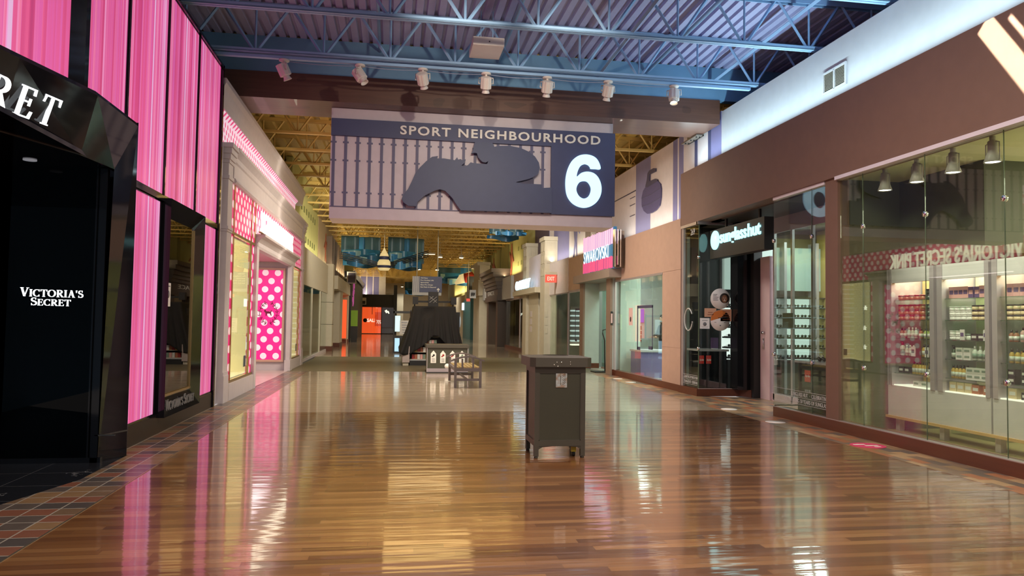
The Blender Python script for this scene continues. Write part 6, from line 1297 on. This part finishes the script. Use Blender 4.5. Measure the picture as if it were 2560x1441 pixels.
sc2 = thing('standing_screen', 'blue lit standing screen right of the draped kiosk in the distance', 'screen', (3.0, 36, 0)); MB().box(3.0, 3.2, 36, 36.08, 1.15, 1.65).obj('screen', emit('screen_blue', (.55, .7, 1), 1.1), sc2); MB().box(3.05, 3.15, 36, 36.1, 0, 1.15).obj('stand', M_WHITE, sc2)
# hanging direction sign
hs = thing('direction_sign', 'blue overhead direction sign listing shops with a white up arrow', 'sign', (1.66, 38, 2.7))
MB().box(.93, 2.40, 38, 38.12, 2.72, 3.68).obj('board', M_WHITE, hs); MB().box(1.28, 2.42, 37.97, 38, 2.87, 3.68).obj('blue_panel', M_NAVY, hs)
st_ = MB()
for k in range(3): st_.box(1.0+.1*k, 1.02+.1*k, 37.985, 38, 2.87, 3.68)
st_.obj('slat_pattern', M_NAVY2, hs)
for k, (s, wdt) in enumerate((('Old Navy', .36), ('Pro Hockey Life', .66), ('Sportchek', .42), ('Bass Pro Shops', .62), ('Bed Bath & Beyond', .78))): letters(s, 'y', 37.965, 1.34, 3.55-.115*k, wdt, .075, -.01, bold=.02).obj('lettering', M_LETTER, hs)
MB().prism([(2.22, 2.90), (2.26, 2.90), (2.26, 3.02), (2.31, 2.98), (2.31, 3.03), (2.24, 3.10), (2.17, 3.03), (2.17, 2.98), (2.22, 3.02)], 'y', 37.95, 37.97).obj('arrow', M_LETTER, hs)
for xx in (1.15, 2.2): MB().tube([(xx, 38.06, 3.68), (xx, 38.06, 6.68)], .03, 6).obj('rod', M_CREAM, hs)
# hanging blue wave sculptures
M_W = [mat('wave_'+n, c, .35) for n, c in (('deep', (.02, .11, .23)), ('mid', (.025, .18, .32)), ('sky', (.06, .27, .56)), ('pale', (.30, .50, .54)), ('slate', (.07, .15, .19)))]
def wave_panel(mb, x0, x1, y, z0, z1, amp, ph):
    N_ = 20; a = []; b = []
    for k in range(N_+1):
        t = k/N_; x = x0+(x1-x0)*t; yy = y+amp*sin(t*pi*2+ph); a.append((x, yy, z0+.10*sin(t*pi*2+ph)*min(1, amp*4))); b.append((x, yy, z1))
    mb.sheet([a, b]); mb.sheet([[(p[0], p[1]+.02, p[2]) for p in b], [(p[0], p[1]+.02, p[2]) for p in a]])
def sculpture(label, x0, x1, y, z0, z1, seed):
    random.seed(seed); t = thing('wave_sculpture', label, 'hanging sculpture', ((x0+x1)/2, y, z0), 'blue hanging wave sculptures'); wd_ = x1-x0
    def q(nm, a, b, dy, za, zb, amp, ph, c):
        mb = MB(); wave_panel(mb, x0+wd_*a, x0+wd_*b, y+dy, z0+(z1-z0)*za, z0+(z1-z0)*zb, amp, ph); mb.obj(nm, M_W[c], t)
    q('hanging_panel', 0, .45, 1.0, .45, 1.0, .1, 0, 4); q('hanging_panel', .42, .64, 1.3, .55, .97, .1, 1, 2); q('hanging_panel', .6, 1, .9, .5, .95, .1, 2, 4); q('hanging_panel', .02, .98, 1.8, .1, .6, .3, 1, 0)
    for k in range(7): q('wave_strip', .06*k*.5+.02, 1-.05*((k*3) % 4)-.02, -.25*k+.6, .42-.062*k, .56-.055*k, .35, k*1.3+seed, (1, 3, 2, 1, 0, 3, 2)[k])
    for k in range(2): MB().tube([(x0+wd_*(.2+.6*k), y+1.0, z1-.05), (x0+wd_*(.2+.6*k), y+1.0, 6.7)], .012, 5).obj('wire', M_CHROME, t)
sculpture('blue wave sculpture hanging left of the striped boat', -2.85, -.75, 40, 4.15, 6.0, 1); sculpture('blue wave sculpture hanging right of the striped boat', -.35, 1.6, 40, 4.05, 6.0, 2)
sculpture('distant blue wave sculpture behind the direction sign', 3.6, 8.0, 62, 4.3, 6.3, 4); sculpture('small far blue wave sculpture left of the direction sign', 1.3, 4.3, 88, 4.2, 5.9, 6)
sculpture('blue wave sculpture peeping out under the big overhead sign', 4.3, 5.9, 33, 5.25, 5.75, 8)
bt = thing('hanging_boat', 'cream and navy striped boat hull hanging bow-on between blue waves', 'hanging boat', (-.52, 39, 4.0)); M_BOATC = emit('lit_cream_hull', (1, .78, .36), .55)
def hull(mb, za, zb):
    prof = [(.24, 4.0), (.33, 4.12), (.36, 4.25), (.33, 4.42), (.25, 4.55), (.22, 4.66), (.24, 4.72), (.20, 4.84), (.13, 4.95), (.06, 5.08), (.015, 5.2)]
    pr = [(r, z-4.0) for r, z in prof if za-1e-6 <= z <= zb+1e-6]
    mb.lathe([(r, z) for r, z in pr], (-.52, 39, 4.0), 20)
for za, zb, m, nm in ((4.0, 4.12, M_BOATC, 'keel_band'), (4.12, 4.25, M_NAVY, 'navy_band'), (4.25, 4.55, M_BOATC, 'cream_band'), (4.55, 4.72, M_NAVY, 'navy_band'), (4.72, 5.2, M_BOATC, 'bow')):
    mb = MB(); hull(mb, za, zb); mb.obj(nm, m, bt)
oa = MB()
for k in range(4): oa.tube([(-.85, 39-.1*k, 4.2+.06*k), (-2.75, 38.6, 4.55+.10*k)], .025, 5).tube([(-.2, 39-.1*k, 4.2+.06*k), (1.75, 38.6, 4.75+.10*k)], .025, 5)
oa.obj('oars', M_BLACKM, bt); MB().tube([(-.52, 39, 5.18), (-.52, 39, 6.7)], .012, 5).obj('wire', M_CHROME, bt)
b2 = thing('hanging_boat', 'red and cream boat hull hanging among the distant blue waves', 'hanging boat', (5.6, 60, 4.3)); MB().tube([(4.9, 60, 4.4), (5.4, 59.8, 4.8), (6.0, 59.7, 5.0), (6.6, 59.8, 4.7)], [.1, .38, .42, .15], 10).obj('cream_hull', M_BOATC, b2); MB().tube([(5.6, 59.6, 4.85), (6.1, 59.5, 4.95), (6.7, 59.6, 4.6)], [.40, .45, .1], 10).obj('red_stripe', mat('red_hull', (.5, .04, .02)), b2); MB().tube([(5.8, 59.8, 5.0), (5.8, 59.8, 6.7)], .015, 5).obj('wire', M_CHROME, b2)
# far ceiling lamps
k = 0
for y, xs in ((46, (1.6, 2.8, 4.1)), (58, (1.9, 3.3)), (70, (3.4, 5.0)), (90, (1.0, 3.0))):
    for i, x in enumerate(xs):
        t = thing('far_spotlight', f'glowing warm spotlight hanging in the far yellow ceiling, {ordn(k)} counted from the camera', 'spotlight', (x, y, 5.3), 'glowing far spotlights'); k += 1
        MB().tube([(x, y, 5.5), (x, y, 6.72)], .02, 5).obj('stem', M_CREAM, t); MB().lathe([(.05, .2), (.13, .15), (.16, 0), (.12, 0)], (x, y, 5.35), 12).obj('housing', M_CREAM, t); MB().lathe([(.12, -.02), (.12, .01), (.02, .02)], (x, y, 5.35), 12).obj('bulb', M_BULB, t); lamp('SPOT', 'far_beam', (x, y, 5.30), (x, y, 0), 420, (1, .92, .74), .1, spot=150, blend=.6)
for i, (y, x0, x1, lb) in enumerate(((33.2, .2, 3.2, 'first pale tube light hanging under the yellow joists, nearest the overhead sign'), (48, -.2, 2.6, 'second pale tube light hanging under the yellow joists, behind the first'))):
    tl = thing('tube_light', lb, 'tube light', ((x0+x1)/2, y, 5.6)); MB().box(x0, x1, y-.05, y+.05, 5.70, 5.80).obj('housing', M_CREAM, tl); MB().box(x0+.02, x1-.02, y-.03, y+.03, 5.66, 5.70).obj('tube', emit('tube_warm', (1, .88, .6), 1.5), tl); MB().box(x0+.3, x0+.33, y-.02, y+.02, 5.8, 6.72).box(x1-.33, x1-.3, y-.02, y+.02, 5.8, 6.72).obj('hanger', M_CREAM, tl)
dup_l = {l: g for l, g in LABELS.items() if len(g) > 1 and not all(g)}
if dup_l: print('DUPLICATE LABELS', dup_l)
